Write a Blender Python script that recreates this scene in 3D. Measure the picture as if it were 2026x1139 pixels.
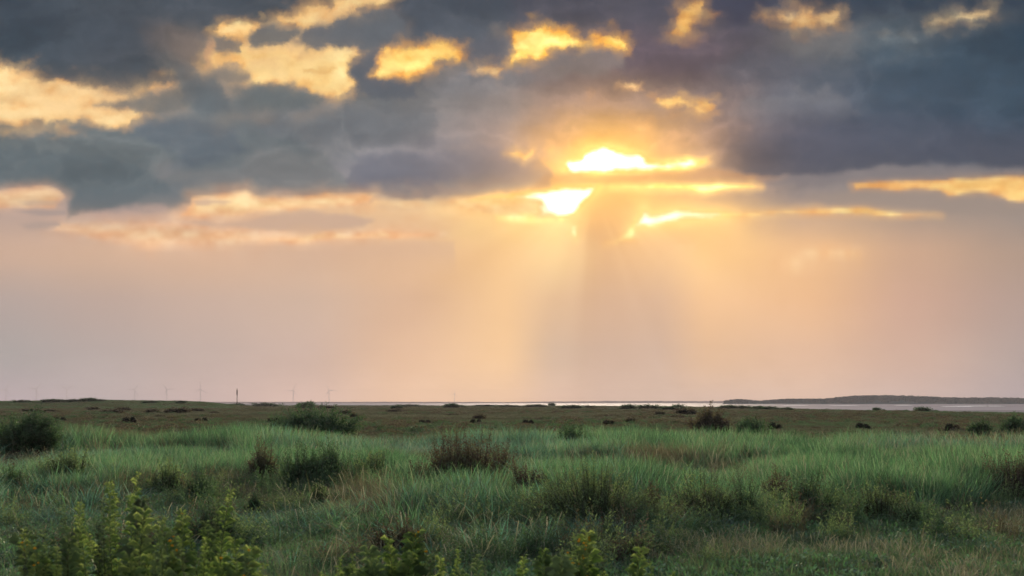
import bpy, math, random
import numpy as np

# ------------------------------------------------------------------ scene reset
for o in list(bpy.data.objects):
    bpy.data.objects.remove(o, do_unlink=True)
sc = bpy.context.scene
COL = sc.collection
R = math.radians
random.seed(11)
RNG = np.random.RandomState(11)

SUN_POWER = 5.0
SKY_CLEAR = 0.055
HAZE = 0.00012
AIR_TOP = 150.0
AIR_LIGHT = (.28, .235, .23)
EXPO = 0.8
# ------------------------------------------------------------------ camera
EYE = 1.9                # eye height above the marsh
FPX = 2783.0             # focal length of the lens, in pixels of a 2026 px wide frame
cam_d = bpy.data.cameras.new('camera')
cam = bpy.data.objects.new('camera', cam_d); COL.objects.link(cam)
cam.location = (0, 0, EYE); cam.rotation_euler = (R(90), 0, 0)
cam_d.sensor_width = 36.0; cam_d.lens = 36.0 * FPX / 2026.0
cam_d.shift_y = (796 - 569.5) / 2026.0          # level camera, lens shifted up: horizon low in the frame
cam_d.clip_start = 0.05; cam_d.clip_end = 60000
cam_d.dof.use_dof = True; cam_d.dof.focus_distance = 55.0; cam_d.dof.aperture_fstop = 3.5
sc.camera = cam
# sun hidden behind the cloud deck
SUN_U, SUN_V = (1176 - 1013) / FPX, (796 - 352) / FPX
SUN_AZ = math.atan(SUN_U); SUN_EL = math.atan(SUN_V * math.cos(SUN_AZ))
sun_d = bpy.data.lights.new('sun', 'SUN'); sun_d.energy = SUN_POWER; sun_d.angle = R(12); sun_d.color = (1.0, 0.80, 0.56)
sun = bpy.data.objects.new('sun', sun_d); COL.objects.link(sun)
sun.rotation_euler = (R(90) - SUN_EL, 0, R(180) - SUN_AZ)
sc.view_settings.view_transform = 'Standard'; sc.view_settings.look = 'None'
sc.view_settings.gamma = 1.0; sc.view_settings.exposure = EXPO
sc.view_settings.use_curve_mapping = False
sc.cycles.use_denoising = True
sc.cycles.max_bounces = 6; sc.cycles.diffuse_bounces = 2; sc.cycles.transmission_bounces = 3
sc.cycles.volume_bounces = 0; sc.cycles.transparent_max_bounces = 4
sc.cycles.sample_clamp_indirect = 4.0
sc.cycles.caustics_reflective = False; sc.cycles.caustics_refractive = False
# ---- painted-from-noise cloud field on an upright sky sheet (units: 1/2783 of tan angle, origin top-left) ----
def _lin(c):
    c = np.asarray(c, float) / 255.0
    return np.where(c <= 0.04045, c / 12.92, ((c + 0.055) / 1.055) ** 2.4)
_rs = np.random.RandomState(7)
_TAB = _rs.rand(256, 256)
def _vn(x, y):
    xi = np.floor(x).astype(int); yi = np.floor(y).astype(int)
    fx = x - xi; fy = y - yi
    fx = fx * fx * fx * (fx * (fx * 6 - 15) + 10); fy = fy * fy * fy * (fy * (fy * 6 - 15) + 10)
    t = lambda a, b: _TAB[a & 255, b & 255]
    return (t(xi, yi) * (1 - fx) + t(xi + 1, yi) * fx) * (1 - fy) + (t(xi, yi + 1) * (1 - fx) + t(xi + 1, yi + 1) * fx) * fy
def _fbm(x, y, o=5, s=0.0):
    v = 0; a = 0.5; n = 0
    for k in range(o):
        v = v + a * (_vn(x * 2 ** k + s + 17.3 * k, y * 2 ** k + 2 * s + 9.1 * k) - 0.5); n += a; a *= 0.52
    return v / n * 2
def _ss(a, b, v):
    t = np.clip((v - a) / (b - a), 0, 1)
    return t * t * (3 - 2 * t)
def _sd(px, py, P):                       # signed distance to a polygon, positive inside
    P = np.asarray(P, float); d = np.full(px.shape, 1e9); ins = np.zeros(px.shape, bool)
    for i in range(len(P)):
        ax, ay = P[i - 1]; bx, by = P[i]
        ex, ey = bx - ax, by - ay
        wx, wy = px - ax, py - ay
        t = np.clip((wx * ex + wy * ey) / (ex * ex + ey * ey + 1e-9), 0, 1)
        d = np.minimum(d, (wx - ex * t) ** 2 + (wy - ey * t) ** 2)
        c = ((ay > py) != (by > py)) & (px < (bx - ax) * (py - ay) / (by - ay + 1e-12) + ax)
        ins ^= c
    return np.where(ins, 1, -1) * np.sqrt(d)
def _ell(px, py, cx, cy, rx, ry, rot=0.0):
    c, s = np.cos(rot), np.sin(rot); dx, dy = px - cx, py - cy
    u = (dx * c + dy * s) / rx; v = (-dx * s + dy * c) / ry
    return 1 - np.sqrt(u * u + v * v)     # 1 centre .. 0 rim
BX = [-300, 0, 200, 400, 600, 800, 1000, 1100, 1200, 1300, 1400, 1600, 1800, 2026, 2330]
BY = [-200, 0, 100, 200, 300, 370, 420, 500, 600, 700, 796]
BC = [
 [(66,78,90),(66,78,90),(70,80,92),(76,82,92),(76,80,90),(70,78,90),(74,78,90),(76,78,90),(76,78,90),(72,76,88),(70,74,88),(66,74,88),(62,74,88),(60,74,88),(60,74,88)],
 [(62,76,88),(66,78,92),(76,82,90),(80,84,92),(88,90,94),(76,84,96),(80,86,98),(84,86,98),(84,84,96),(80,80,94),(76,76,90),(74,78,90),(64,76,88),(62,76,90),(60,74,88)],
 [(62,78,92),(64,80,92),(80,84,92),(118,112,108),(108,110,114),(92,98,108),(102,104,110),(106,102,110),(100,92,102),(102,92,102),(104,94,102),(100,102,108),(74,88,100),(56,72,86),(54,70,84)],
 [(111,117,119),(115,119,119),(115,119,119),(111,117,121),(119,123,125),(125,125,127),(139,131,129),(148,130,124),(160,134,120),(150,130,122),(136,122,122),(110,112,122),(80,92,106),(62,80,96),(58,76,92)],
 [(111,117,119),(113,119,119),(111,117,119),(113,121,127),(125,127,131),(135,133,137),(157,141,137),(198,156,120),(236,178,106),(200,156,116),(168,138,122),(112,108,120),(86,94,110),(74,86,104),(70,82,100)],
 [(119,123,125),(123,125,127),(119,123,129),(127,127,131),(141,137,139),(137,133,139),(171,147,135),(220,168,112),(236,178,110),(214,166,120),(196,160,130),(150,138,134),(140,132,130),(126,122,126),(120,118,124)],
 [(182,160,150),(186,162,150),(186,162,152),(206,172,150),(220,186,152),(232,192,150),(248,208,140),(252,214,140),(236,182,122),(242,190,126),(246,198,134),(206,172,144),(172,152,138),(160,146,138),(156,142,136)],
 [(194,167,151),(202,171,151),(214,179,153),(222,183,153),(218,181,153),(230,187,149),(246,200,147),(246,206,150),(233,187,142),(240,193,144),(252,203,143),(240,191,143),(206,169,143),(180,155,139),(170,149,137)],
 [(175,163,157),(181,165,159),(191,169,159),(203,177,163),(209,181,163),(223,185,157),(242,197,150),(224,185,150),(222,184,155),(222,184,155),(242,194,149),(238,190,149),(209,171,151),(183,159,149),(173,153,147)],
 [(171,163,163),(175,167,165),(183,169,165),(197,177,169),(209,183,171),(229,191,163),(241,199,157),(212,183,161),(213,183,164),(213,183,164),(226,188,157),(223,185,159),(209,177,161),(183,165,159),(175,159,157)],
 [(181,172,176),(187,174,178),(193,180,180),(205,184,180),(219,192,182),(233,198,174),(233,198,172),(225,194,176),(219,192,178),(217,191,177),(219,192,178),(221,192,176),(207,184,176),(185,172,174),(177,166,172)],
]
GAPS = [  # polygon, core colour, rim colour, strength, softness
 ([(-60,128),(0,131),(55,143),(80,155),(100,162),(170,163),(210,176),(245,180),(285,176),(300,168),(332,164),(345,170),(320,184),(270,188),(240,193),(190,204),(260,213),(298,225),(255,243),(235,249),(190,240),(150,238),(105,247),(50,243),(0,246),(-60,245)], (253,214,154),(246,194,130),.97,7),
 ([(425,66),(440,50),(478,46),(517,44),(495,60),(470,76),(455,80),(440,76)], (255,222,158),(250,200,130),1.0,5),
 ([(552,36),(600,20),(650,15),(668,-8),(700,-10),(775,-6),(755,10),(700,24),(650,37),(612,48),(590,63),(580,54),(566,42)], (255,214,146),(246,192,124),.95,7),
 ([(398,118),(430,112),(480,88),(540,92),(560,80),(572,94),(600,104),(650,93),(697,90),(701,105),(716,104),(708,118),(696,130),(692,155),(697,174),(672,190),(655,196),(630,188),(585,168),(540,163),(500,162),(465,167),(490,150),(470,128),(430,128)], (255,220,150),(248,194,120),1.0,6),
 ([(753,98),(790,91),(830,88),(890,90),(918,96),(919,112),(900,122),(880,120),(850,130),(825,145),(790,156),(765,158),(742,150),(750,135),(755,115)], (255,218,126),(246,176,84),1.05,5),
 ([(934,131),(960,129),(984,125),(993,134),(981,148),(960,140)], (255,222,160),(240,184,120),.85,5),
 ([(1019,57),(1045,50),(1071,49),(1095,63),(1134,72),(1167,79),(1202,70),(1235,81),(1232,96),(1208,94),(1172,86),(1119,97),(1083,103),(1059,119),(1017,124),(1026,110),(1016,88)], (255,226,134),(244,178,78),1.12,6),
 ([(988,62),(1004,58),(1010,90),(1006,118),(996,100)], (200,168,128),(170,150,130),.5,8),
 ([(1328,54),(1346,24),(1372,9),(1401,6),(1387,33),(1372,60),(1358,69),(1334,64)], (250,204,120),(216,160,96),.92,8),
 ([(1516,30),(1563,25),(1605,15),(1620,29),(1635,18),(1656,12),(1659,45),(1641,54),(1616,50),(1590,58),(1554,43)], (248,206,142),(214,168,116),.9,7),
 ([(1832,52),(1856,40),(1910,27),(1975,14),(1962,32),(1921,45),(1885,40),(1844,55)], (246,206,146),(200,170,128),.85,6),
 ([(1718,62),(1760,50),(1800,66),(1830,54),(1806,84),(1770,80),(1730,74)], (150,142,130),(120,122,122),.55,14),
 ([(1301,198),(1307,188),(1340,190),(1370,203),(1411,203),(1414,218),(1384,224),(1355,209),(1319,212)], (255,224,146),(248,186,110),1.0,6),
 ([(1226,168),(1246,166),(1263,171),(1250,178)], (255,214,150),(240,180,120),.85,4),
 ([(1166,183),(1176,182),(1178,187),(1168,188)], (255,214,150),(240,180,120),.6,4),
 ([(1250,246),(1270,244),(1282,252),(1262,258)], (252,200,136),(240,180,120),.5,6),
 ([(1002,307),(1020,300),(1036,303),(1062,291),(1053,307),(1035,320),(1024,311)], (255,228,160),(250,196,130),1.0,4),
 ([(1088,292),(1100,292),(1096,300)], (255,220,150),(250,196,130),.8,4),
]
DARK = [  # polygon, colour, strength, softness
 ([(-80,248),(50,244),(105,248),(150,239),(190,241),(240,252),(290,268),(346,282),(360,306),(330,320),(306,344),(360,330),(420,318),(470,300),(480,260),(560,270),(640,300),(660,330),(700,360),(745,384),(660,383),(600,388),(515,386),(489,376),(376,390),(370,406),(340,414),(310,410),(262,414),(220,420),(180,425),(140,432),(133,405),(134,386),(118,374),(95,364),(56,367),(-80,373)], (106,114,118), .85, 6),
 ([(250,248),(300,226),(360,218),(470,214),(560,240),(620,300),(480,330),(360,300)], (112,118,122), .6, 9),
 ([(-80,-80),(690,-80),(640,8),(560,26),(470,42),(420,58),(330,40),(290,60),(286,100),(300,130),(330,140),(345,158),(300,166),(200,166),(160,160),(110,155),(80,150),(60,128),(-80,126)], (72,81,91), .8, 16),
 ([(760,-60),(1000,-60),(1010,40),(990,100),(930,120),(920,96),(860,84),(800,82),(756,60),(742,20)], (82,88,97), .75, 22),
 ([(1010,-60),(1320,-60),(1330,20),(1320,70),(1240,76),(1200,66),(1130,60),(1070,42),(1010,50)], (88,87,96), .7, 18),
 ([(1236,60),(1330,66),(1400,70),(1440,120),(1400,150),(1300,158),(1240,140)], (98,88,98), .7, 22),
 ([(1400,-60),(1520,-60),(1516,26),(1460,50),(1410,60),(1396,20)], (72,74,90), .7, 16),
 ([(1662,-60),(2100,-60),(2100,4),(1980,10),(1900,24),(1840,46),(1800,44),(1700,30),(1664,40)], (64,74,88), .85, 12),
 ([(1560,150),(1700,120),(1850,70),(2100,36),(2100,320),(1800,320),(1700,220),(1640,180)], (66,82,98), .5, 50),
]
BANKS = [
 ([(-80,300),(40,292),(120,300),(220,310),(300,340),(330,372),(270,404),(150,424),(134,386),(95,362),(-80,370)], (98,108,114), .7, 9),
 ([(250,262),(300,240),(352,236),(420,246),(474,262),(486,292),(440,318),(380,330),(352,300),(300,284)], (99,108,117), .75, 9),
 ([(480,232),(560,208),(640,204),(720,214),(800,208),(860,226),(850,262),(760,282),(640,280),(540,270)], (112,116,122), .6, 16),
 ([(690,330),(740,300),(830,288),(940,296),(1040,318),(1080,345),(1050,370),(930,384),(810,389),(745,378)], (118,118,128), .65, 20),
 ([(840,160),(900,130),(990,138),(1060,150),(1040,176),(940,190),(860,186)], (116,116,120), .5, 14),
 ([(1400,130),(1480,96),(1560,112),(1620,140),(1560,168),(1440,172)], (104,104,114), .5, 18),
 ([(1440,250),(1600,232),(1760,236),(1920,260),(2100,290),(2100,336),(1860,324),(1700,334),(1560,350),(1440,338),(1400,300)], (90,94,110), .45, 46),
]
ISLES = [  # scraps of cloud hanging in front of the gaps
 ([(425,80),(445,80),(480,90),(470,106),(440,110),(426,98)], (124,118,114), .85, 4),
 ([(487,73),(510,53),(545,48),(580,58),(588,76),(560,85),(500,84)], (114,114,114), .92, 5),
 ([(570,86),(598,64),(640,46),(700,34),(752,20),(790,10),(800,60),(752,92),(712,102),(698,89),(650,90),(612,97)], (104,108,114), .88, 6),
 ([(704,108),(716,98),(750,94),(748,118),(738,148),(770,162),(820,166),(822,190),(790,197),(720,192),(700,180),(696,150)], (102,106,114), .85, 7),
 ([(420,134),(450,128),(490,142),(486,158),(462,166),(420,160),(400,146)], (136,128,120), .8, 8),
 ([(458,172),(500,165),(560,168),(600,180),(648,199),(580,212),(500,220),(472,206)], (106,112,114), .72, 7),
 ([(348,168),(385,153),(425,154),(452,172),(464,205),(448,224),(402,222),(366,205)], (102,109,114), .72, 9),
 ([(192,205),(240,192),(290,187),(345,178),(372,205),(310,224),(250,213)], (120,118,115), .75, 7),
 ([(60,146),(100,134),(160,128),(240,140),(340,150),(340,166),(210,178),(170,166),(100,164),(74,156)], (92,94,98), .6, 8),
 ([(1560,60),(1640,58),(1700,60),(1690,110),(1600,120),(1540,90)], (124,120,118), .35, 22),
 ([(920,86),(1012,60),(1014,120),(994,126),(940,124)], (96,98,108), .5, 12),
 ([(1062,122),(1100,104),(1170,92),(1232,100),(1240,130),(1140,150),(1060,146)], (132,124,122), .6, 10),
]
LATE = [  # bright gaps and darker bars close to the sun, painted over the glow
 ([(900,399),(960,390),(1020,380),(1080,374),(1110,368),(1096,384),(1020,395),(960,401)], (255,204,108),(250,180,90),1.1,4),
 ([(936,397),(1000,390),(1060,384),(1080,390),(1010,397),(970,400)], (255,232,150),(255,206,110),1.35,3),
 ([(985,431),(1040,427),(1100,428),(1110,432),(1050,435)], (255,240,190),(255,214,130),1.4,3),
 ([(1270,334),(1315,326),(1368,313),(1398,319),(1374,330),(1310,338)], (255,232,150),(255,200,100),1.4,4),
 ([(860,410),(960,404),(1060,408),(1060,418),(960,416)], (254,222,150),(250,208,140),.6,6),
 ([(1118,321),(1146,317),(1152,306),(1172,296),(1190,292),(1226,299),(1273,306),(1283,320),(1315,325),(1368,314),(1395,320),(1374,329),(1320,334),(1285,338),(1214,341),(1137,344),(1122,340)], (255,246,214),(255,206,110),3.2,5),
 ([(924,396),(980,390),(1033,383),(1101,369),(1183,366),(1167,392),(1137,422),(1107,432),(1018,431),(1066,424),(1060,410),(1069,403),(1036,396),(1012,399),(960,401)], (255,246,210),(255,210,110),3.0,5),
 ([(1130,444),(1147,440),(1143,452),(1146,462),(1140,472),(1132,466)], (255,236,180),(252,206,130),1.1,5),
 ([(1212,369),(1297,364),(1400,363),(1486,364),(1504,369),(1442,376),(1392,381),(1359,376),(1300,374)], (255,236,164),(255,206,116),1.4,4),
 ([(1194,483),(1226,469),(1250,446),(1258,428),(1275,413),(1290,424),(1315,419),(1350,412),(1374,419),(1418,416),(1500,419),(1568,415),(1633,412),(1716,410),(1790,421),(1862,424),(1752,427),(1633,423),(1544,424),(1491,426),(1426,432),(1403,434),(1332,439),(1350,446),(1264,452),(1256,476),(1232,476)], (255,226,152),(250,196,128),1.0,4),
 ([(1254,452),(1262,430),(1275,414),(1290,424),(1350,413),(1418,418),(1440,428),(1332,439),(1266,451)], (255,244,206),(255,220,140),1.9,5),
 ([(1684,364),(1740,357),(1864,357),(1888,351),(1989,348),(2100,350),(2100,402),(2000,398),(1989,389),(1944,383),(1876,386),(1858,377),(1811,373),(1781,377),(1737,371),(1692,374)], (254,204,126),(240,184,120),.98,4),
 ([(1538,513),(1592,502),(1633,491),(1678,494),(1707,500),(1701,514),(1657,506),(1598,511),(1565,520)], (255,212,156),(244,196,148),.95,5),
 ([(1340,486),(1375,486),(1360,490)], (254,214,150),(250,200,146),.6,4),
 ([(376,388),(430,382),(489,373),(515,387),(600,388),(640,380),(666,383),(743,384),(730,402),(690,408),(600,414),(500,424),(420,430),(350,428),(376,404)], (255,214,156),(246,192,142),.9,7),
 ([(740,392),(860,392),(1060,380),(1110,440),(960,424),(840,412),(730,408)], (253,214,150),(248,200,146),.7,12),
 ([(-60,373),(0,373),(56,368),(95,364),(118,374),(133,386),(118,401),(110,412),(53,413),(-60,414)], (244,198,150),(226,180,146),.85,5),
 ([(120,440),(260,436),(420,440),(520,452),(640,458),(755,453),(796,460),(873,465),(767,473),(648,476),(580,484),(440,494),(355,488),(300,498),(200,480),(100,458)], (246,199,152),(232,186,150),.8,10),
 ([(500,476),(570,468),(633,457),(700,462),(755,452),(796,459),(873,465),(767,473),(648,475),(580,483)], (255,212,158),(246,196,152),.85,4),
 ([(1700,380),(1811,376),(1858,380),(1876,390),(1944,388),(1990,394),(2100,408),(2100,432),(1960,424),(1850,420),(1790,418),(1716,408),(1640,408),(1600,390)], None,(160,144,134),.8,8),
 ([(1080,344),(1214,344),(1300,338),(1400,332),(1480,344),(1560,352),(1500,362),(1300,362),(1183,364),(1100,366),(1050,374)], None,(214,160,112),.55,5),
 ([(1500,352),(1620,344),(1740,330),(1860,326),(2100,334),(2100,346),(1989,346),(1860,354),(1740,354),(1640,362),(1520,362)], None,(138,130,130),.75,8),
 ([(24,418),(60,413),(130,414),(134,424),(80,427)], None,(168,152,146),.8,5),
 ([(38,444),(60,438),(110,438),(122,446),(90,453),(50,452)], None,(176,156,146),.8,5),
 ([(36,400),(70,396),(122,397),(110,404),(60,406)], None,(190,164,146),.7,4),
 ([(182,420),(230,410),(270,404),(280,410),(330,408),(330,420),(240,424)], None,(176,156,148),.7,8),
 ([(360,440),(400,434),(430,442),(500,432),(560,420),(620,417),(700,424),(742,436),(720,450),(640,456),(520,452),(420,450)], None,(204,172,150),.85,7),
 ([(376,396),(410,394),(460,400),(440,406),(390,407)], None,(206,172,150),.8,4),
 ([(-80,470),(100,462),(240,484),(300,499),(355,488),(444,495),(503,477),(580,486),(660,480),(780,476),(900,480),(900,520),(-80,540)], None,(208,176,156),.35,8),
 ([(1184,368),(1240,376),(1262,420),(1250,446),(1220,470),(1170,480),(1146,480),(1150,440),(1170,396)], None,(226,176,126),.18,22),  # shadow wedge below the sun, painted as a darker tone
]
SUN = (1172.0, 362.0)
def sky_field(px, py):
    px = np.asarray(px, float); py = np.asarray(py, float)
    bc = _lin(np.array(BC, float)) ** 0.5
    def interp(v, K):
        i = np.clip(np.searchsorted(K, v) - 1, 0, len(K) - 2); K = np.asarray(K, float)
        t = np.clip((v - K[i]) / (K[i + 1] - K[i]), 0, 1); return i, t * t * (3 - 2 * t) * .5 + t * .5
    wx = 26 * _fbm(px / 130, py / 90, 4, 3.1); wy = 16 * _fbm(px / 130, py / 90, 4, 8.7)
    far = _ss(560, 420, py)
    ix, tx = interp(px + 2 * wx * far, BX); iy, ty = interp(py + wy * far, BY)
    tx = tx[..., None]; ty = ty[..., None]
    C = ((bc[iy, ix] * (1 - tx) + bc[iy, ix + 1] * tx) * (1 - ty) + (bc[iy + 1, ix] * (1 - tx) + bc[iy + 1, ix + 1] * tx) * ty) ** 2
    cloud = _ss(420, 330, py)
    # soft billows in the grey deck
    b = _fbm(px / 190, py / 80, 6, 21) * .26 + _fbm(px / 60, py / 30, 5, 5) * .10
    C = C * (1 + b * (0.15 + .85 * cloud))[..., None]
    # ragged copies of the coordinates for edges
    ex = px + 17 * _fbm(px / 44, py / 26, 6, 1.7); ey = py + 12 * _fbm(px / 44, py / 26, 6, 6.3)
    tex = _fbm(px / 34, py / 16, 5, 11.0)
    lw = .3 + .7 * _ss(345, 250, py); qx = px + (ex - px) * lw; qy = py + (ey - py) * lw
    RG = 1.2 * _fbm(px / 22, py / 13, 5, 4.4) + .8 * _fbm(px / 60, py / 26, 3, 9.4)
    SL = np.exp(1.4 * _fbm(px / 70, py / 40, 3, 14.4))
    TX = (1 + (.34 * tex)[..., None] * np.array([.4, 1, 1.5])) * (1 + .2 * _fbm(px / 90, py / 22, 4, 33.)[..., None])
    RD = _fbm(px / 30, py / 22, 5, 2.2)
    def dark(C, L):
        for P, col, st, so in L:
            a = _ss(-so, so, _sd(ex, ey, P) + so * .9 * RD) * st
            C = C * (1 - a[..., None]) + (_lin(col) * (1 + .6 * b[..., None])) * a[..., None]
        return C
    for cx, cy, rx, ry, ro, st, col in [(560,105,210,85,-.15,.55,(205,172,138)),(100,185,260,65,0,.4,(196,166,136)),(840,115,160,60,0,.45,(190,160,128)),(1110,88,190,75,0,.45,(176,148,124)),(1360,60,110,80,0,.4,(160,140,124)),(1600,52,150,70,0,.4,(150,138,128)),(1900,40,160,55,-.2,.35,(140,134,130))]:
        a = _ss(0, .9, _ell(ex, ey, cx, cy, rx, ry, ro)) * st * (.7 + .9 * _fbm(px / 80, py / 40, 4, 61))
        a = np.clip(a, 0, 1)
        C = C * (1 - a[..., None]) + _lin(col) * a[..., None]
    DK = [(P, c, st * .8, so) for P, c, st, so in DARK]
    C = dark(C, DK); C = dark(C, BANKS)
    # torn upper edges of the layers in the deck catch some light, fading inwards
    for fx, fy, sd_, am in ((190, 80, 71, .13), (90, 40, 83, .06)):
        q = _fbm(px / fx + wx / 45, py / fy + wy / 45, 6, sd_)
        a = _ss(.0, .045, q) * (1 - _ss(.045, .36, q)) * am * _ss(400, 350, py)
        C = C * (1 + a[..., None] * np.array([1.25, 1.0, .8])) * (1 - .05 * _ss(.0, -.2, q) * _ss(400, 350, py))[..., None]
    # firm undersides of the two heavy banks either side of the sun
    for P, c, st, f0, f1 in [([(700,300),(900,290),(1060,300),(1100,340),(1090,364),(1030,378),(930,387),(810,392),(745,386),(690,372)], (112,113,123), .8, 270, 360), ([(1420,330),(1460,260),(1700,200),(2130,190),(2130,338),(2000,332),(1860,322),(1740,328),(1640,340),(1520,350)], (88,91,103), .7, 210, 320)]:
        a = _ss(-5, 6, _sd(ex, ey, P) + 5 * RD) * st * _ss(f0, f1, py) * _ss(1400, 1500, px + 2000 * (px < 1250))
        C = C * (1 - a[..., None]) + _lin(c) * (1 + .5 * b[..., None]) * a[..., None]
    def rims(C, L):                      # edges of the scraps let a little more light through
        for P, col, st, so in L:
            s = _sd(ex, ey, P) + so * .9 * RD
            a = np.exp(-((s + 1.2 * so) / (2.2 * so + 4)) ** 2) * .34 * _ss(.25, .75, _vn(px / 40, py / 30))
            C = C * (1 - .5 * a[..., None]) + _lin((196,168,140)) * .5 * a[..., None]
        return C
    # billow lit from the right side of the deck
    a = _ss(-5, 6, _sd(ex, ey, [(1440,225),(1480,196),(1560,188),(1580,176),(1600,178),(1612,188),(1620,168),(1636,164),(1646,182),(1662,190),(1690,220),(1720,226),(1640,250),(1500,260)])) * _ss(262, 190, py) * .4
    C = C * (1 - a[..., None]) + _lin((128,126,130)) * a[..., None]
    a = _ss(-9, 12, _sd(ex, ey, [(470,330),(500,296),(560,292),(600,300),(650,306),(664,336),(700,360),(690,378),(560,372),(430,366),(300,352),(296,320),(330,305),(350,330)])) * .35
    C = C * (1 - a[..., None]) + _lin((140,136,134)) * a[..., None]
    for P, core, rim, st, so in GAPS + [(0,)*5] + LATE:
        if P == 0:
            for cx, cy, rx, ry, st, col in [(545,112,190,72,.55,(246,202,140)),(690,30,120,34,.35,(226,188,136)),(150,195,210,52,.4,(246,202,146))]:
                a = np.clip(_ss(0, .8, _ell(ex, ey, cx, cy, rx, ry, -.05)) * st * (1 + 1.4 * tex), 0, .8)
                C = C * (1 - a[..., None]) + _lin(col) * a[..., None]
            C = rims(C, ISLES[1:8]); C = dark(C, ISLES)
            # painted glow of the hidden sun, added to the deck colour round it
            dx, dy = px - 1196, py - 322
            g = np.exp(-((dx / 175) ** 2 + (dy / 112) ** 2)) * _ss(490, 380, py)
            C = C + g[..., None] * np.array([.44, .21, .03])
            g = np.exp(-((dx / 42) ** 2 + (dy / 24) ** 2))
            C = C + g[..., None] * np.array([.7, .45, .12])
            continue
        s0 = _sd(qx, qy, P)
        rg = so * RG * lw
        s = s0 + rg
        sl = so * SL * .7
        a = _ss(-1.3 * sl, 1.5 * sl, s)
        if core is not None and st < 1.5:
            a = np.maximum(a, .40 * _ss(-4 * so, 1 * so, s + 1.2 * rg))
        if core is None:
            a = a * st
            C = C * (1 - a[..., None]) + _lin(rim) * a[..., None]; continue
        k = _ss(0, 3.2 * so, s + 5 * tex)
        col = _lin(rim) * (1 - k[..., None]) + _lin(core) * k[..., None]
        col = col * TX
        if st > 1.5:
            col = _lin(rim) * (1 - k[..., None]) + _lin(core) * st * k[..., None]; a2 = a
        else:
            a2 = a * min(st, 1); col = col * max(st, 1) ** 2
        C = C * (1 - a2[..., None]) + col * a2[..., None]
        if st > 1.5:
            dn = np.maximum(-s0, 0); h = np.exp(-dn / 14.0) * (1 - a); h2 = np.exp(-dn / 46.0) * (1 - a)
            C = C + h[..., None] * np.array([.30, .20, .06]) + h2[..., None] * np.array([.13, .065, .012])  # halo round the brightest openings, added as colour
    # brown streak inside the big gap
    for cx, cy, rx, ry, ro, st, col in [(640,140,42,8,-.25,.55,(214,156,84)),(612,146,22,6,.1,.5,(216,160,90)),(520,118,60,7,-.1,.35,(228,180,126)),(800,100,46,6,-.1,.25,(224,160,80)),(1040,72,18,12,0,.3,(214,160,70)),(414,108,16,36,.1,.55,(228,172,126)),(380,100,60,50,.2,.35,(150,130,118)),(340,75,90,40,.4,.35,(120,108,104))]:
        a = _ss(0, .8, _ell(ex, ey, cx, cy, rx, ry, ro)) * st
        C = C * (1 - a[..., None]) + _lin(col) * a[..., None]
    # shafts of light and the dark wedge between them, painted into the sky colour
    dx, dy = px - SUN[0], py - SUN[1]
    t = dx / np.maximum(dy, 30); fade = _ss(30, 110, dy) * (1 - .6 * _ss(150, 430, dy))
    st_ = .10 * (_vn(t * 5 + 40, t * 0 + 3.3) - .5) + .07 * (_vn(t * 10 + 91.4, t * 0 + 7.7) - .5) + .04 * np.exp(-abs(t)) * (_vn(t * 21 + 33.4, t * 0 + 4.7) - .5)
    m = .05 * np.exp(-((t + .62) / .32) ** 2) - .035 * np.exp(-((t - .14) / .36) ** 2) + .075 * np.exp(-((t - 1.15) / .50) ** 2) - .05 * np.exp(-((t + 1.5) / .4) ** 2) + np.exp(-abs(t) / 1.6) * st_
    C = C * (1 + (m * fade)[..., None] * np.array([.75, 1, 1.25]))
    hot = np.exp(-(((px - 1092 + .5 * (py - 450)) / (80 + .25 * np.maximum(py - 450, 0))) ** 2)) * np.exp(-np.maximum(py - 425, 0) / 110) * _ss(405, 440, py)
    C = C + hot[..., None] * np.array([.09, .07, .03])  # warm beam left of the sun, added to the sky colour
    return np.maximum(C, 0.004)
# ------------------------------------------------------------------ world: dusk sky built from noise and hand placed cloud banks
world = bpy.data.worlds.new('World'); sc.world = world; world.use_nodes = True
nt = world.node_tree; nt.nodes.clear()
def N(t, **kw):
    n = nt.nodes.new(t)
    for k, v in kw.items(): setattr(n, k, v)
    return n
def L(a, b): nt.links.new(a, b)
def M(op, a, b=None, c=None, clamp=False):
    n = N('ShaderNodeMath', operation=op, use_clamp=clamp)
    for i, v in enumerate((a, b, c)):
        if v is None: continue
        if isinstance(v, (int, float)): n.inputs[i].default_value = v
        else: L(v, n.inputs[i])
    return n.outputs[0]
def MIX(f, a, b, blend='MIX'):
    n = N('ShaderNodeMix', data_type='RGBA', blend_type=blend)
    for s, v in ((n.inputs[0], f), (n.inputs[6], a), (n.inputs[7], b)):
        if isinstance(v, (int, float)): s.default_value = v
        elif isinstance(v, tuple): s.default_value = v
        else: L(v, s)
    return n.outputs[2]
tc = N('ShaderNodeTexCoord')
sep = N('ShaderNodeSeparateXYZ'); L(tc.outputs['Generated'], sep.inputs[0])
dx, dy, dz = sep.outputs
ysafe = M('MAXIMUM', dy, 0.08)
U = M('DIVIDE', dx, ysafe); V = M('DIVIDE', dz, ysafe)
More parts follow.
